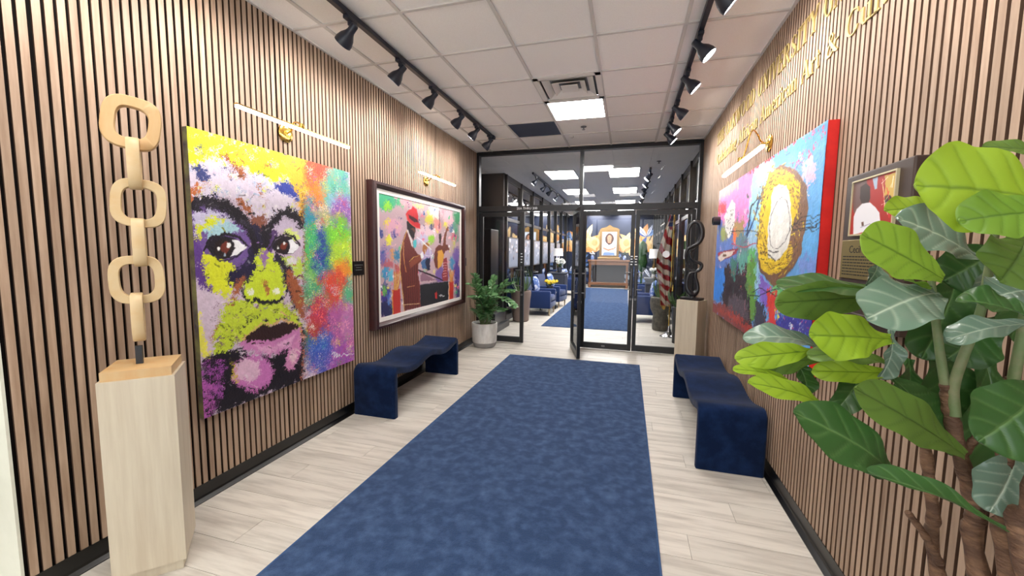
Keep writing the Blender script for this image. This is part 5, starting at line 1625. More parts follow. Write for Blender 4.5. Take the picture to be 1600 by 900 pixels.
RIGHTV, UPV, BACKV = CM[:, 0], CM[:, 1], CM[:, 2]
def cn3(a, b_, c): return RIGHTV * a + UPV * b_ + BACKV * c       # direction given as right, up, towards the photographer
def fleaf(bu, bv, bd, tu, tv, td, w, nrm, kind, bend=.12, fold=.2, wave=.05, curl=0, shape=0, seed=None):
    def clear(u, v, d):                       # keep leaves in front of the slats
        q = at(u, v, d)
        while q[0] > .93: d -= .01; q = at(u, v, d)
        return q
    B, T = clear(bu, bv, bd), clear(tu, tv, td)
    P, C = leaf_grid(B, T, cn3(*nrm), w * 1.22, bend, fold, wave * 1.3, curl, 61, 33, shape, seed if seed is not None else int(bu + tv))
    P[..., 0] = np.where(P[..., 0] > .90, .90 + .05 * np.tanh((P[..., 0] - .90) / .05), P[..., 0])
    return leaf_obj(fig, P, LM[kind], 1, 6)
F = fleaf
F(1660, 318, .74, 1428, 290, .80, .168, (0, .35, 1), 'lime', .05, .12, .02)
F(1650, 332, .70, 1498, 346, .72, .080, (0, .45, .9), 'mid', .06, .15, .03)
F(1650, 240, .86, 1534, 229, .9, .035, (0, .5, 1), 'olive', .03, .2)
F(1470, 330, .97, 1381, 329, 1.0, .062, (.1, .5, 1), 'lime', .06, .2)
F(1530, 404, .90, 1400, 340, .93, .105, (-.3, .7, 1), 'gloss', .05, .12)
F(1474, 436, .88, 1346, 366, .84, .088, (-.1, .1, 1), 'mid2', .02, .12, .02)
F(1560, 388, .98, 1474, 438, 1.02, .12, (.2, .3, 1), 'dark', .08, .2)
F(1604, 372, .80, 1562, 440, .76, .10, (-.4, .2, 1), 'olive', .06, .2)
F(1566, 404, .88, 1532, 478, .9, .055, (-.2, .6, .8), 'gloss', .06, .25)
F(1468, 458, .94, 1354, 498, .86, .110, (-.1, .8, .85), 'gloss', .08, .15, .04)
F(1392, 512, .96, 1374, 592, .94, .052, (.3, .3, .9), 'gloss', .1, .4, .08)
F(1372, 402, 1.0, 1352, 446, .98, .045, (.4, .3, .9), 'gloss', .1, .4, .08)
F(1400, 462, 1.0, 1214, 446, 1.02, .085, (0, 1, .55), 'dark', .04, .12, .03)
F(1392, 462, 1.02, 1212, 474, .98, .078, (.0, -.1, 1), 'olive', -.02, .15, .04)
F(1620, 500, .72, 1494, 468, .78, .07, (0, .8, .6), 'dark', .08, .3)
F(1624, 452, .78, 1548, 466, .8, .08, (-.2, .9, .7), 'gloss', .08, .2)
F(1612, 506, .80, 1478, 532, .84, .055, (-.1, .9, .6), 'gloss', .08, .25)
F(1392, 530, .94, 1264, 524, .93, .092, (0, .3, 1), 'lime', .04, .12, .04, seed=4)
F(1400, 576, .96, 1262, 556, .97, .06, (0, .9, .5), 'olive', .10, .15, .05)
F(1396, 584, .95, 1268, 580, .96, .045, (0, .3, .9), 'lime', .06, .2, .05)
F(1275, 548, 1.0, 1149, 561, .98, .052, (.1, .35, 1), 'lime', .06, .15, .05, seed=9)
F(1290, 558, 1.01, 1172, 570, .99, .050, (.1, -.1, 1), 'olive', .03, .15, .05, seed=14)
F(1290, 548, 1.03, 1162, 530, 1.05, .075, (-.1, 1, .6), 'gloss', .12, .15, .04, seed=10)
F(1232, 594, .98, 1145, 577, .96, .030, (0, .7, .7), 'lime', .06, .3)
F(1296, 638, .96, 1168, 598, .94, .050, (0, .7, .8), 'lime', .08, .25, seed=3)
F(1240, 560, 1.03, 1262, 618, 1.0, .05, (.3, .2, 1), 'dark', .1, .3, .08)
F(1352, 570, .99, 1304, 644, .97, .058, (-.4, 0, 1), 'dark', .1, .3, .08)
F(1404, 750, .86, 1240, 644, .80, .094, (-.25, .6, .85), 'dark', .08, .12, .03)
F(1508, 712, .86, 1334, 606, .80, .078, (-.3, .45, 1), 'olive', .03, .16, .03)
F(1392, 588, .94, 1500, 700, .92, .10, (.3, .3, 1), 'dark', .03, .2, .03)
F(1290, 700, .82, 1414, 752, .84, .055, (.3, .8, .5), 'dark', .05, .3)
F(1572, 830, .72, 1350, 738, .78, .052, (-.1, 1, .35), 'dark', .06, .55, .03, seed=21)
F(1640, 596, .72, 1528, 690, .72, .12, (-.2, .1, 1), 'dark', .06, .15, .03)
F(1470, 520, 1.04, 1470, 690, 1.02, .15, (0, .1, 1), 'dark', .04, .2)
F(1540, 560, 1.0, 1560, 760, .98, .15, (-.2, .1, 1), 'dark', .04, .2)
F(1420, 560, 1.06, 1410, 650, 1.02, .09, (.2, .2, 1), 'dark', .06, .2)
F(1590, 700, .84, 1546, 800, .82, .09, (-.3, .4, .9), 'gloss', .08, .2)
F(1500, 420, 1.04, 1440, 560, 1.02, .12, (-.2, .2, 1), 'dark', .05, .2)
F(1560, 500, .96, 1480, 560, .98, .10, (.1, .6, .8), 'dark', .05, .25)
F(1590, 430, .92, 1600, 540, .9, .11, (-.1, .3, 1), 'dark', .05, .2)
F(1448, 456, .94, 1412, 438, .9, .03, (0, 1, .4), 'mid', .05, .5, shape=1)

# ------------------------------------------------------------------ zz plant by the left wall
ZP = (-2.12, 5.93)
zz = empty('potted_zz_plant', (ZP[0], ZP[1], 0), 'leafy green plant in a pale round pot by the glass partition', 'plant')
b = MB(); b.lathe([(.186, .075), (.192, .09), (.203, .36), (.201, .378), (.183, .378), (.18, .33), (.02, .33)], (ZP[0], ZP[1], 0), 36); b.build('pot', M['concrete'], zz, True)
b = MB(); b.lathe([(.155, .0005), (.17, .012), (.186, .074)], (ZP[0], ZP[1], 0), 36); b.build('pot_foot', M['concrete_base'], zz, True)
b = MB(); b.lathe([(.01, .331), (.179, .331), (.179, .34), (.01, .345)], (ZP[0], ZP[1], 0), 24); b.build('soil', M['soil'], zz)
r2 = random.Random(21)
def zstem(tipx, tipz, tipy, curve, nl=9, lw=.085, ll=.155):
    B = np.array([ZP[0] + r2.uniform(-.06, .06), ZP[1] + r2.uniform(-.05, .05), .335])
    T = np.array([tipx, tipy, tipz])
    midp = (B + T) / 2 + np.array([0, 0, curve])
    Q = catmull([B, midp, T], 8)
    t_ = MB(); t_.tube([tuple(q) for q in Q], [.010 - .006 * i / len(Q) for i in range(len(Q))], 8); t_.build('stem', M['green_stem'], zz, True)
    for k in range(nl):
        s = .24 + .74 * k / (nl - 1)
        i = min(int(s * (len(Q) - 1)), len(Q) - 2)
        p = Q[i] + (Q[i + 1] - Q[i]) * (s * (len(Q) - 1) - i)
        d = Q[i + 1] - Q[i]; d = d / np.linalg.norm(d)
        up = np.array([0, 0, 1.0]); side = np.cross(d, up)
        if np.linalg.norm(side) < .2: side = np.array([1.0, 0, 0])
        side = side / np.linalg.norm(side)
        for sgn in (-1, 1):
            v = side * sgn * .9 + d * .65 + np.array([r2.uniform(-.25, .25), r2.uniform(-.25, .25), r2.uniform(-.1, .35)])
            v = v / np.linalg.norm(v)
            l_ = ll * r2.uniform(.75, 1.1) * (1 - .25 * s)
            nr_ = np.cross(v, d) * sgn + np.array([r2.uniform(-.3, .3), r2.uniform(-.6, -.1), .5])
            e_ = p + v * l_
            if e_[0] < XL + .015 or (e_[1] < 5.68 and e_[0] < -2.24): continue
            if e_[1] > YP - .06: e_[1] = YP - .06
            P_, _ = leaf_grid(p, e_, nr_, lw * r2.uniform(.8, 1.1), .1, .2, .02, 0, 7, 5, 1)
            leaf_obj(zz, P_, LM['zz'], 1, 4)
    P_, _ = leaf_grid(Q[-1], Q[-1] + (Q[-1] - Q[-2]) / np.linalg.norm(Q[-1] - Q[-2]) * .08, (0, -.5, .8), lw, .1, .2, .02, 0, 7, 5, 1)
    leaf_obj(zz, P_, LM['zz'], 1, 4)
for tx_, tz, ty, cu_ in ((-1.62, .90, 5.70, .22), (-1.58, .70, 5.62, .26), (-1.80, 1.0, 5.95, .12), (-2.0, 1.06, 6.0, .05), (-2.24, 1.0, 5.80, .1), (-2.22, .80, 5.60, .14),
                         (-2.12, .78, 5.62, .08), (-1.9, .70, 5.66, .1), (-2.2, .62, 5.6, .05), (-1.98, .56, 5.65, .03), (-2.20, 1.10, 5.72, .16), (-1.72, .86, 6.0, .2),
                         (-2.12, 1.0, 5.42, .2), (-2.1, .82, 5.40, .16), (-1.86, .82, 5.6, .2), (-2.02, .68, 5.55, .08), (-1.78, .60, 5.72, .1), (-2.05, .9, 5.8, .04), (-1.66, 1.0, 5.78, .2)):
    zstem(tx_, tz, ty, cu_)

# ------------------------------------------------------------------ the gallery beyond the glass
GL, GR = -2.45, 1.02
w = MB(); w.box(-4.4, GL - .02, 8.0, 8.12, 0, ZC); w.box(-4.4, -4.3, YP + .05, 8.0, 0, ZC)
w.box(-4.4, XL - .15, YP - .1, YP + .05, 0, ZC)
struct(w, 'wall_gallery_alcove', mat('charcoal_wall', rgb(42, 42, 46), .7))
w = MB(); w.box(-2.7, GL - .06, 8.12, YF, 0, ZC); struct(w, 'wall_gallery_left', mat('dark_shopfront_void', rgb(20, 20, 24), .8))
w = MB(); w.box(GR + .06, 1.3, YP + .05, YF, 0, ZC); struct(w, 'wall_gallery_right', M['dark_void'])
w = MB(); w.box(GL - .3, GR + .3, YF, YF + .15, 0, ZC); struct(w, 'wall_gallery_back', mat('midnight_wallpaper_ground', rgb(34, 42, 62), .7))
b = MB(); b.box(GL - .05, GR + .05, YF - .012, YF - .0005, 0, .09); struct(b, 'baseboard_back', M['mat_board'])

# shopfront glazing along both gallery sides: dark panes between black mullions
def glazing(name, x, sgn, y0, n, label_struct):
    root = MB(); root.box(min(x, x - sgn * .05), max(x, x - sgn * .05), y0, YF, ZC - .11, ZC - .002)
    root.box(min(x, x - sgn * .05), max(x, x - sgn * .05), y0, YF, 0, .12)
    root.box(min(x, x - sgn * .05), max(x, x - sgn * .05), y0, YF, 2.13, 2.20)
    r = struct(root, name, FM)
    p = 1.225
    for k in range(n + 1):
        yy = y0 + k * p
        if yy > YF: break
        m = MB(); m.cbox(min(x + sgn * .035, x - sgn * .05), max(x + sgn * .035, x - sgn * .05), yy - .03, yy + .03, 0, ZC - .002, .003)
        m.build('mullion', FM, r)
        ye = min(yy + p, YF)
        if ye - yy > .1:
            for z0, z1 in ((.12, 2.13), (2.20, ZC - .11)):
                g = MB(); g.box(min(x - sgn * .02, x - sgn * .03), max(x - sgn * .02, x - sgn * .03), yy + .03, ye - .03, z0, z1)
                g.build('pane', M['dark_glass'], r)
    return r
glazing('window_3', GL, 1, 8.13, 8, '')
glazing('window_4', GR, -1, 6.42, 9, '')

# mural wallpaper: golden leaves and blue swirls on midnight ground
def paint_mural():
    X, Z = np.meshgrid(np.linspace(GL + .0, GR, 330), np.linspace(0.1, ZC - .01, 290), indexing='ij')
    P = np.stack([X, np.full_like(X, YF - .004), Z], -1)
    p = Painter(X * 100, Z * 100, X, Z, (36, 44, 66))
    rs = random.Random(4)
    for k in range(70):
        u, v = rs.uniform(-245, 102), rs.uniform(10, 200)
        p.blob(u, v, rs.uniform(6, 24), rs.uniform(3, 9), [(50, 74, 130), (96, 130, 190), (30, 40, 76), (190, 204, 226), (40, 56, 100)][rs.randrange(5)], rough=4, freq=6, soft=3, ang=rs.uniform(-1, 1))
    def petal(x, z, L, w, a, c, c2):
        w *= .8
        ca, sa = math.cos(a), math.sin(a)
        pts = []
        for s in np.linspace(0, 1, 12): pts.append((s * L, w * math.sin(s * math.pi) ** .8))
        for s in np.linspace(1, 0, 12): pts.append((s * L, -w * math.sin(s * math.pi) ** .8))
        Q = [(x + q[0] * ca - q[1] * sa, z + q[0] * sa + q[1] * ca) for q in pts]
        p.poly(Q, c, rough=1.5, freq=8, soft=1.5)
        p.line([(x, z), (x + L * ca, z + L * sa)], 1.6, c2, rough=.5)
        for t in (.3, .5, .7):
            p.line([(x + L * t * ca, z + L * t * sa), (x + L * (t + .15) * ca - w * .6 * sa, z + L * (t + .15) * sa + w * .6 * ca)], 1, c2, rough=.3)
    gold, gold2, org = (236, 196, 134), (176, 126, 70), (232, 160, 96)
    for cx, cz, base in ((-190, 165, 1.2), (-130, 150, 1.9), (-22, 150, 1.3), (48, 165, 1.9), (-232, 150, 1.5), (90, 150, 1.4)):
        for k in range(5):
            petal(cx, cz, rs.uniform(75, 112), rs.uniform(13, 18), base + (k - 2) * .5 + rs.uniform(-.1, .1), [gold, org, (240, 210, 160)][k % 3], gold2)
    for cx, cz in ((-140, 190), (-10, 190), (30, 150)):
        p.blob(cx, cz, 24, 26, (238, 206, 150), rough=5, freq=5, soft=2); p.blob(cx + 4, cz, 12, 14, (216, 170, 110), rough=4, freq=6, soft=2)
    for cx, cz in ((-205, 110), (60, 100), (-60, 90), (75, 215), (-235, 200)):
        for k in range(6):
            a = rs.uniform(0, 6.28)
            petal(cx, cz, rs.uniform(40, 66), rs.uniform(7, 12), a, [(70, 104, 180), (120, 156, 214), (226, 232, 242)][k % 3], (40, 60, 120))
    return P, p
P, p = paint_mural()
mo = grid_mesh('trim_8', P, p.C, M['print'], None); tag(mo, kind='structure')

# console table with gilt-framed portrait
cxm = -.74
t = empty('console_table', (cxm, 17.5, 0), 'brown wooden console table against the mural wall', 'table')
b = MB(); b.cbox(-1.60, .12, 17.32, 17.74, 1.10, 1.17, .01); b.build('table_top', M['console_wood'], t)
b = MB(); b.box(-1.55, .07, 17.36, 17.70, .96, 1.10); b.build('apron', M['console_wood'], t)
b = MB(); b.box(-1.40, -.08, 17.66, 17.69, .2, .96); b.build('back_panel', M['console_dark'], t)
b = MB(); b.cbox(-1.56, .08, 17.36, 17.72, .12, .22, .01); b.build('lower_shelf', M['console_wood'], t)
for x in (-1.50, .02):
    for yy in (17.40, 17.66):
        b = MB(); b.lathe([(.05, .0), (.05, .12), (.035, .14), (.035, .22), (.05, .3), (.03, .5), (.05, .8), (.055, .96)], (x, yy, 0), 12); b.build('leg', M['console_wood'], t, True)
t = empty('framed_portrait', (cxm, 17.60, 1.17), 'gilt framed portrait of a woman in white on the console table', 'picture')
b = MB(); b.cbox(-1.14, -.34, 17.56, 17.62, 1.28, 2.42, .01); b.build('frame', M['gilt'], t)
b = MB(); b.cbox(-1.20, -.28, 17.50, 17.66, 1.1705, 1.28, .02); b.build('frame_base', M['gilt'], t)
b = MB(); b.prism([(-1.16, 17.56, 2.42), (-.32, 17.56, 2.42), (-.42, 17.56, 2.50), (-.60, 17.56, 2.54), (-.74, 17.56, 2.64), (-.88, 17.56, 2.54), (-1.06, 17.56, 2.50)], (0, .05, 0)); b.build('crest', M['gilt'], t)
def paint_portrait():
    X, Z = np.meshgrid(np.linspace(-1.04, -.44, 110), np.linspace(1.36, 2.34, 170), indexing='ij')
    P_ = np.stack([X, np.full_like(X, 17.555), Z], -1)
    p = Painter(X * 100, Z * 100, X, Z, (206, 220, 240))
    p.poly([(-98, 136), (-50, 136), (-50, 185), (-62, 196), (-86, 196), (-98, 184)], (236, 240, 250), rough=1, freq=10)
    p.blob(-74, 205, 17, 24, (84, 56, 44), rough=2, freq=12)
    p.poly([(-80, 188), (-68, 188), (-66, 200), (-82, 200)], (196, 140, 110), rough=.6)
    p.blob(-74, 208, 9, 13, (206, 150, 120), rough=.6)
    p.line([(-79, 211), (-76, 211)], 1.2, (60, 40, 36)); p.line([(-72, 211), (-69, 211)], 1.2, (60, 40, 36))
    p.line([(-74, 209), (-74, 205)], .8, (170, 110, 90)); p.line([(-77, 201), (-71, 201)], 1.4, (190, 80, 80))
    p.line([(-98, 168), (-80, 160), (-58, 162), (-50, 170)], 5, (200, 146, 116), rough=.8)
    p.line([(-60, 166), (-76, 156), (-96, 164)], 4, (190, 136, 106), rough=.8)
    p.poly([(-98, 136), (-50, 136), (-52, 148), (-96, 150)], (120, 150, 200), rough=2, freq=12)
    return P_, p
P, p = paint_portrait(); grid_mesh('printed_portrait', P, p.C, M['print'], t)
for k, (x, h, lb) in enumerate(((-1.42, .30, 'small blue vase of white sprays at the left of the console table'), (-.10, .34, 'small green and white arrangement at the right of the console table'))):
    t = empty('flower_vase', (x, 17.5, 1.17), lb, 'vase')
    b = MB(); b.lathe([(.04, 1.1705), (.07, 1.2), (.06, 1.32), (.03, 1.36)], (x, 17.5, 0), 16); b.build('vase', M['pillow'], t, True)
    f = MB()
    for q in range(9):
        a = q * .7; f.lathe([(.001, -.03), (.03, 0), (.001, .03)], (x + .1 * math.cos(a) * (q % 3) / 2, 17.5 + .04 * math.sin(a), 1.42 + .03 * (q % 4)), 8)
    f.build('blossoms', M['white_petal'] if k == 0 else M['zz_dummy'] if 'zz_dummy' in M else M['dark_leaf'], t)

# armchairs
def armchair(x, y, rz, label, pillow=True):
    root = empty('armchair', (x, y, 0), label, 'armchair', 'navy gallery armchairs')
    root.rotation_euler = (0, 0, rz)
    def part(mb, name, m, smooth=True):
        o = mb.build(name, m, None, smooth); o.parent = root; return o
    b = MB(); b.cbox(-.34, .36, -.34, .34, .17, .31, .02); part(b, 'seat_base', M['armchair'])
    b = MB(); b.cbox(-.26, .36, -.27, .27, .31, .46, .04); part(b, 'seat_cushion', M['armchair'])
    for s in (-1, 1):
        b = MB(); b.cbox(-.34, .36, s * .34 - .055, s * .34 + .055, .17, .58, .03); part(b, 'arm', M['armchair'])
    b = MB(); b.prism([(-.36, -.30, .30), (-.20, -.30, .30), (-.28, -.30, .86), (-.42, -.30, .86)], (0, .60, 0)); part(b, 'backrest', M['armchair'], False)
    for sx in (-.30, .32):
        for sy_ in (-.3, .3):
            b = MB(); b.lathe([(.014, 0), (.022, .17)], (sx, sy_, 0), 10); part(b, 'leg', M['light_wood'])
    return root
armchair(-2.03, 9.55, 0.0, 'navy armchair seen side-on just past the open glass door')
c2 = armchair(-1.99, 10.95, -0.12, 'navy armchair with patterned pillow, second from the glass doors on the left')
c3 = armchair(-2.03, 14.2, -0.1, 'navy armchair far down the gallery left side, beyond the cabinet')
c4 = armchair(.52, 9.35, math.pi, 'navy armchair behind the tall urn on the gallery right side')
c5 = armchair(.55, 12.2, math.pi + .3, 'navy armchair far down the gallery right side, beyond the small table')
def pillow(x, y, z, ang, label, tilt=.5):
    b = MB()
    P_ = []
    n = 11
    vs, fs = [], []
    for side in (1, -1):
        for i in range(n):
            for j in range(n):
                a, c = 2 * i / (n - 1) - 1, 2 * j / (n - 1) - 1
                th = .07 * (1 - a ** 4) * (1 - c ** 4)
                vs.append(Vector((side * th, a * .2 * (1 - .06 * c * c), c * .2 * (1 - .06 * a * a))))
    for s_ in (0, 1):
        for i in range(n - 1):
            for j in range(n - 1):
                q = s_ * n * n + i * n + j; fs.append((q, q + 1, q + n + 1, q + n))
    R_ = Matrix.Rotation(ang, 3, 'Z') @ Matrix.Rotation(-tilt, 3, 'Y')
    b.add([R_ @ v + Vector((x, y, z)) for v in vs], fs)
    return tag(b.build('pillow', M['pillow'], None, True), label, 'pillow')
pillow(-2.0, 10.95, .70, -.12, 'blue and white pillow leaning in the second left armchair', .25)
pillow(-2.10, 9.55, .70, 0, 'blue patterned pillow in the armchair nearest the open door', .2)
pillow(.59, 9.35, .70, math.pi, 'pale patterned pillow in the armchair behind the tall urn', .2)
pillow(-2.08, 14.2, .70, -.3, 'blue pillow in the armchair farthest down the left side', .2)

# cabinet with white flowers and lamp, planter of yellow flowers
def flowers(name, x, y, z, label, petal, spread, h, n, vase_m, vr=.07, vh=.16):
    t = empty(name, (x, y, z), label, 'flowers')
    b = MB(); b.lathe([(vr * .7, z + .0005), (vr, z + vh * .4), (vr * .9, z + vh), (vr * .8, z + vh)], (x, y, 0), 18); b.build('vase', vase_m, t, True)
    s = MB(); f = MB(); rs = random.Random(int(x * 10 + 99))
    heads = []
    for k in range(n):
        a = rs.uniform(0, 6.28); r = spread * math.sqrt(rs.random())
        e = (x + r * math.cos(a), y + r * math.sin(a), z + vh + h * rs.uniform(.45, 1))
        s.tube([(x, y, z + vh * .8), ((x + e[0]) / 2, (y + e[1]) / 2, (z + vh + e[2]) / 2 + .02), e], .004, 5)
        for q in range(5):
            an = q * 1.256 + a
            c = (e[0] + .022 * math.cos(an), e[1] + .012 * math.sin(an), e[2] + .018 * math.sin(an))
            f.lathe([(.001, -.018), (.018, -.006), (.02, .004), (.001, .016)], c, 7)
    s.build('stems', M['dark_leaf'], t); o = f.build('blossoms', petal, t, True); o['kind'] = 'stuff'
    for k in range(7):
        a = k * .9
        P_, _ = leaf_grid((x, y, z + vh), (x + spread * 1.1 * math.cos(a), y + spread * math.sin(a), z + vh + h * .25), (0, 0, 1), .05, .15, .2, .02, 0, 6, 5, 1)
        leaf_obj(t, P_, LM['grass'], 1, 4)
    return t
t = empty('side_cabinet', (-2.05, 12.45, 0), 'charcoal blue side cabinet carrying white flowers behind the armchairs', 'cabinet')
b = MB(); b.cbox(-2.30, -1.80, 12.1, 12.8, .06, .82, .006); b.build('body', M['cabinet'], t)
b = MB(); b.cbox(-2.32, -1.78, 12.08, 12.82, .82, .86, .006); b.build('table_top', M['cabinet'], t)
b = MB(); b.box(-2.27, -1.83, 12.13, 12.77, .0005, .06); b.build('plinth', M['black_metal'], t)
b = MB(); b.cbox(-1.80, -1.785, 12.13, 12.43, .1, .78, .003); b.build('door', M['cabinet'], t)
b = MB(); b.cbox(-1.80, -1.785, 12.46, 12.76, .1, .78, .003); b.build('door', M['cabinet'], t)
flowers('white_flowers', -1.98, 12.3, .86, 'bunch of white flowers in a vase on the charcoal cabinet', M['white_petal'], .16, .26, 22, M['cabinet'])
t = empty('planter_table', (-1.93, 10.25, 0), 'small dark square side table between the two left armchairs', 'table')
b = MB(); b.cbox(-2.13, -1.73, 10.06, 10.40, .42, .46, .006); b.build('table_top', M['black_metal'], t)
for sx in (-2.10, -1.76):
    for sy_ in (10.11, 10.39):
        b = MB(); b.box(sx - .012, sx + .012, sy_ - .012, sy_ + .012, .0005, .42); b.build('leg', M['black_metal'], t)
flowers('yellow_flowers', -1.88, 10.22, .46, 'yellow flowers in a dark pot between the left armchairs', M['yellow'], .18, .14, 20, M['cabinet'], .09, .16)
def table_lamp(x, y, z, label, sr=.17):
    t = empty('table_lamp', (x, y, z), label, 'lamp')
    b = MB(); b.lathe([(.07, z + .0005), (.07, z + .02), (.02, z + .04), (.045, z + .16), (.05, z + .26), (.015, z + .38), (.012, z + .55)], (x, y, 0), 18); b.build('base', M['gilt'], t, True)
    b = MB(); sr *= .9; b.lathe([(sr, z + .5), (sr * .92, z + .74), (sr * .90, z + .74), (sr * .98, z + .5)], (x, y, 0), 28); b.build('lamp_shade', M['lamp_shade'], t, True)
table_lamp(-2.08, 12.62, .86, 'lamp with white drum shade on the charcoal cabinet, left side of the gallery')
t = empty('side_table', (.68, 11.0, 0), 'dark side table with lamp and white flowers on the gallery right side', 'table')
b = MB(); b.cbox(.44, .94, 10.7, 11.3, .80, .85, .006); b.build('table_top', M['cabinet'], t)
b = MB(); b.cbox(.48, .90, 10.74, 11.26, .05, .80, .006); b.build('body', M['cabinet'], t)
b = MB(); b.box(.52, .86, 10.78, 11.22, .0005, .05); b.build('plinth', M['black_metal'], t)
table_lamp(.68, 11.1, .85, 'lamp with white drum shade on the gallery right side table', .15)
flowers('white_flowers', .66, 10.82, .85, 'white flowers in a vase beside the right side lamp', M['white_petal'], .10, .14, 14, M['white_metal'], .05, .1)

# large left floor pot with blade leaves, low black plinth
t = empty('floor_planter', (-2.16, 8.35, 0), 'tall taupe pot of long blade leaves just inside the left glass leaf', 'plant')
b = MB(); b.lathe([(.15, .0005), (.17, .02), (.20, .45), (.22, .62), (.21, .66), (.18, .66), (.17, .6)], (-2.16, 8.35, 0), 30); b.build('pot', M['taupe_pot'], t, True)
rs = random.Random(8)
for k in range(26):
    a = rs.uniform(0, 6.28); r = rs.uniform(.05, .36); hgt = rs.uniform(.25, .55)
    P_, _ = leaf_grid((-2.16 + .05 * math.cos(a), 8.35 + .05 * math.sin(a), .6), (max(-2.16 + r * math.cos(a), GL + .03), 8.35 + r * math.sin(a), .66 + hgt), (math.cos(a), math.sin(a), .3), .035, .1, .3, .02, .15, 9, 3, 2)
    leaf_obj(t, P_, LM['grass'], 1, 1)
t = empty('display_plinth', (-2.5, 7.3, 0), 'low black display plinth behind the left glass door', 'plinth')
b = MB(); b.cbox(-2.95, -2.30, 7.0, 7.7, .12, .34, .01); b.build('body', M['black_gloss'], t)
b = MB(); b.cbox(-3.0, -2.24, 6.95, 7.75, .0005, .12, .006); b.build('plinth', M['black_metal'], t)
b = MB(); b.cbox(-2.80, -2.42, 7.1, 7.55, .3405, 1.9, .01)
tag(b.build('display_column', M['black_gloss'], None), 'tall black display column standing on the low black plinth', 'column')

# prints along the gallery left glass
lb = ['nearest', 'second', 'third', 'fourth', 'fifth', 'sixth']
for k in range(6):
    yy = 8.13 + 1.225 * k + .22
    t = empty('framed_print', (GL, yy + .3, 1.45), 'pale framed print on the left gallery glazing, %s from the doors' % lb[k], 'picture', 'prints along the left glazing')
    b = MB(); b.box(GL - .019, GL + .0, yy, yy + .78, 1.12, 1.80); b.build('frame', M['grey_metal'], t)
    Y_, Z_ = np.meshgrid(np.linspace(yy + .03, yy + .75, 50), np.linspace(1.15, 1.77, 44), indexing='ij')
    P_ = np.stack([np.full_like(Y_, GL + .003), Y_, Z_], -1)
    p = Painter(Y_ * 100, Z_ * 100, Y_, Z_, (150, 158, 176))
    rs = random.Random(k)
    for q in range(26):
        u, v = 100 * (yy + rs.uniform(.05, .72)), rs.uniform(118, 174)
        p.blob(u, v, rs.uniform(1, 7), rs.uniform(1, 5), [(120, 134, 160), (170, 150, 140), (90, 96, 110), (230, 230, 236)][rs.randrange(4)], rough=1.5, freq=10, soft=1)
    grid_mesh('print_sheet', P_, p.C, M['print'], t)

# urn, flag, plants on the right
t = empty('tall_urn', (.66, 8.25, 0), 'tall mottled grey urn planter with grassy plant behind the right glass door', 'urn')
b = MB(); b.lathe([(.13, .0005), (.145, .02), (.15, .18), (.135, .30), (.19, .42), (.205, .54), (.19, .64), (.16, .655), (.15, .6)], (.66, 8.25, 0), 30); b.build('urn', M['urn'], t, True)
for k in range(24):
    a = rs.uniform(0, 6.28); r = rs.uniform(.03, .26)
    P_, _ = leaf_grid((.66 + .04 * math.cos(a), 8.25 + .04 * math.sin(a), .6), (min(.66 + r * math.cos(a), GR - .05), 8.25 + r * math.sin(a), .66 + rs.uniform(.15, .6)), (math.cos(a), math.sin(a), .3), .03, .1, .3, .02, .1, 8, 3, 2)
    leaf_obj(t, P_, LM['dark'], 1, 1)
t = empty('flag_on_stand', (.76, 7.62, 0), 'striped flag hanging on a pole in a conical silver stand', 'flag')
b = MB(); b.lathe([(.15, .0005), (.15, .012), (.10, .03), (.045, .09), (.025, .16), (.02, .2)], (.76, 7.62, 0), 30); b.build('stand', M['chrome'], t, True)
b = MB(); b.tube([(.76, 7.62, .1), (.76, 7.62, 2.28)], .013, 10); b.lathe([(.02, 2.28), (.028, 2.31), (.001, 2.38)], (.76, 7.62, 0), 12); b.build('pole', M['brass'], t, True)
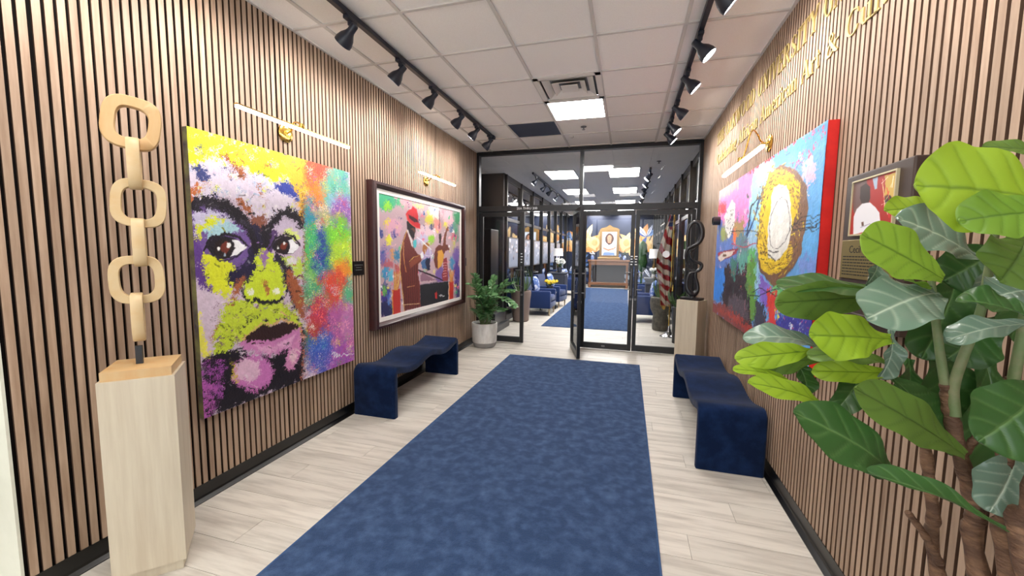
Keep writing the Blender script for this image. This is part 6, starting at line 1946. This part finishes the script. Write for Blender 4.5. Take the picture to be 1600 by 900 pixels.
def flag():
    n, m = 44, 120
    P_ = np.zeros((n, m, 3)); C = np.zeros((n, m, 3))
    for j in range(m):
        s = j / (m - 1)                              # down the hanging cloth
        z = 2.20 - 1.66 * s
        wd = .06 + .20 * math.sin(min(1, s * 1.7) * math.pi / 2) * (1 - .45 * max(0, s - .55) / .45)
        for i in range(n):
            q = i / (n - 1)
            fold = math.sin(q * 15 + s * 2.5) * (.022 + .02 * s)
            x = .765 - wd * q + .01 * math.sin(s * 9)
            zz_ = z - .22 * (1 - q) * 0 + (.05 * math.sin(q * 7) if j == m - 1 else 0)
            P_[i, j] = (x, 7.60 + fold, zz_)
            st = ((q * .9 if s < .5 else q * .9 + (s - .5) * 2.5) + s * 6.5 + .08 * math.sin(q * 9)) % 1
            c = (178, 44, 52) if st < .5 else (236, 224, 208)
            if s < .15 and q < .8: 
                c = (52, 48, 96)
                if (i % 9 in (3, 4)) and (j % 8 in (3, 4)): c = (232, 230, 236)
            if q > .96 or s > .985: c = (206, 168, 90)
            C[i, j] = c
    return P_, C
P_, C_ = flag(); grid_mesh('cloth', P_, C_, M['flag_cloth'], t).data.shade_smooth()
c_ = MB(); c_.tube([(.775, 7.60, 2.15), (.785, 7.58, 1.5), (.79, 7.58, .95)], .008, 8); c_.lathe([(.004, .95), (.02, .9), (.024, .82)], (.79, 7.58, 0), 10); c_.build('cord', M['brass'], t, True)
t = empty('topiary_figure', (.44, 12.9, 0), 'mossy green standing plant form far down the gallery right side', 'plant')
b = MB(); b.lathe([(.12, .0005), (.14, .3), (.12, .32)], (.44, 12.9, 0), 18); b.build('pot', M['taupe_pot'], t, True)
b = MB()
rs = random.Random(2)
b.lathe([(.03, .3), (.035, .9), (.12, 1.0), (.16, 1.2), (.12, 1.4), (.15, 1.55), (.12, 1.75), (.03, 1.85)], (.44, 12.9, 0), 14); b.build('foliage', M['dark_leaf'], t, True)
t = empty('dark_plant', (.86, 7.15, 0), 'dark leafy plant in a black pot behind the looped sculpture', 'plant')
b = MB(); b.lathe([(.09, .0005), (.11, .55), (.12, .60), (.10, .60)], (.86, 7.15, 0), 22); b.build('pot', M['black_gloss'], t, True)
for k in range(16):
    a = rs.uniform(0, 6.28); r = rs.uniform(.05, .28)
    P_, _ = leaf_grid((.86, 7.15, .58), (min(.86 + r * math.cos(a), GR - .06), 7.15 + r * math.sin(a), .62 + rs.uniform(.05, .32)), (math.cos(a + 1), math.sin(a + 1), .6), .06, .15, .3, .03, .1, 8, 5, 1)
    leaf_obj(t, P_, LM['dark'], 1, 3)
bpy.context.view_layer.update()
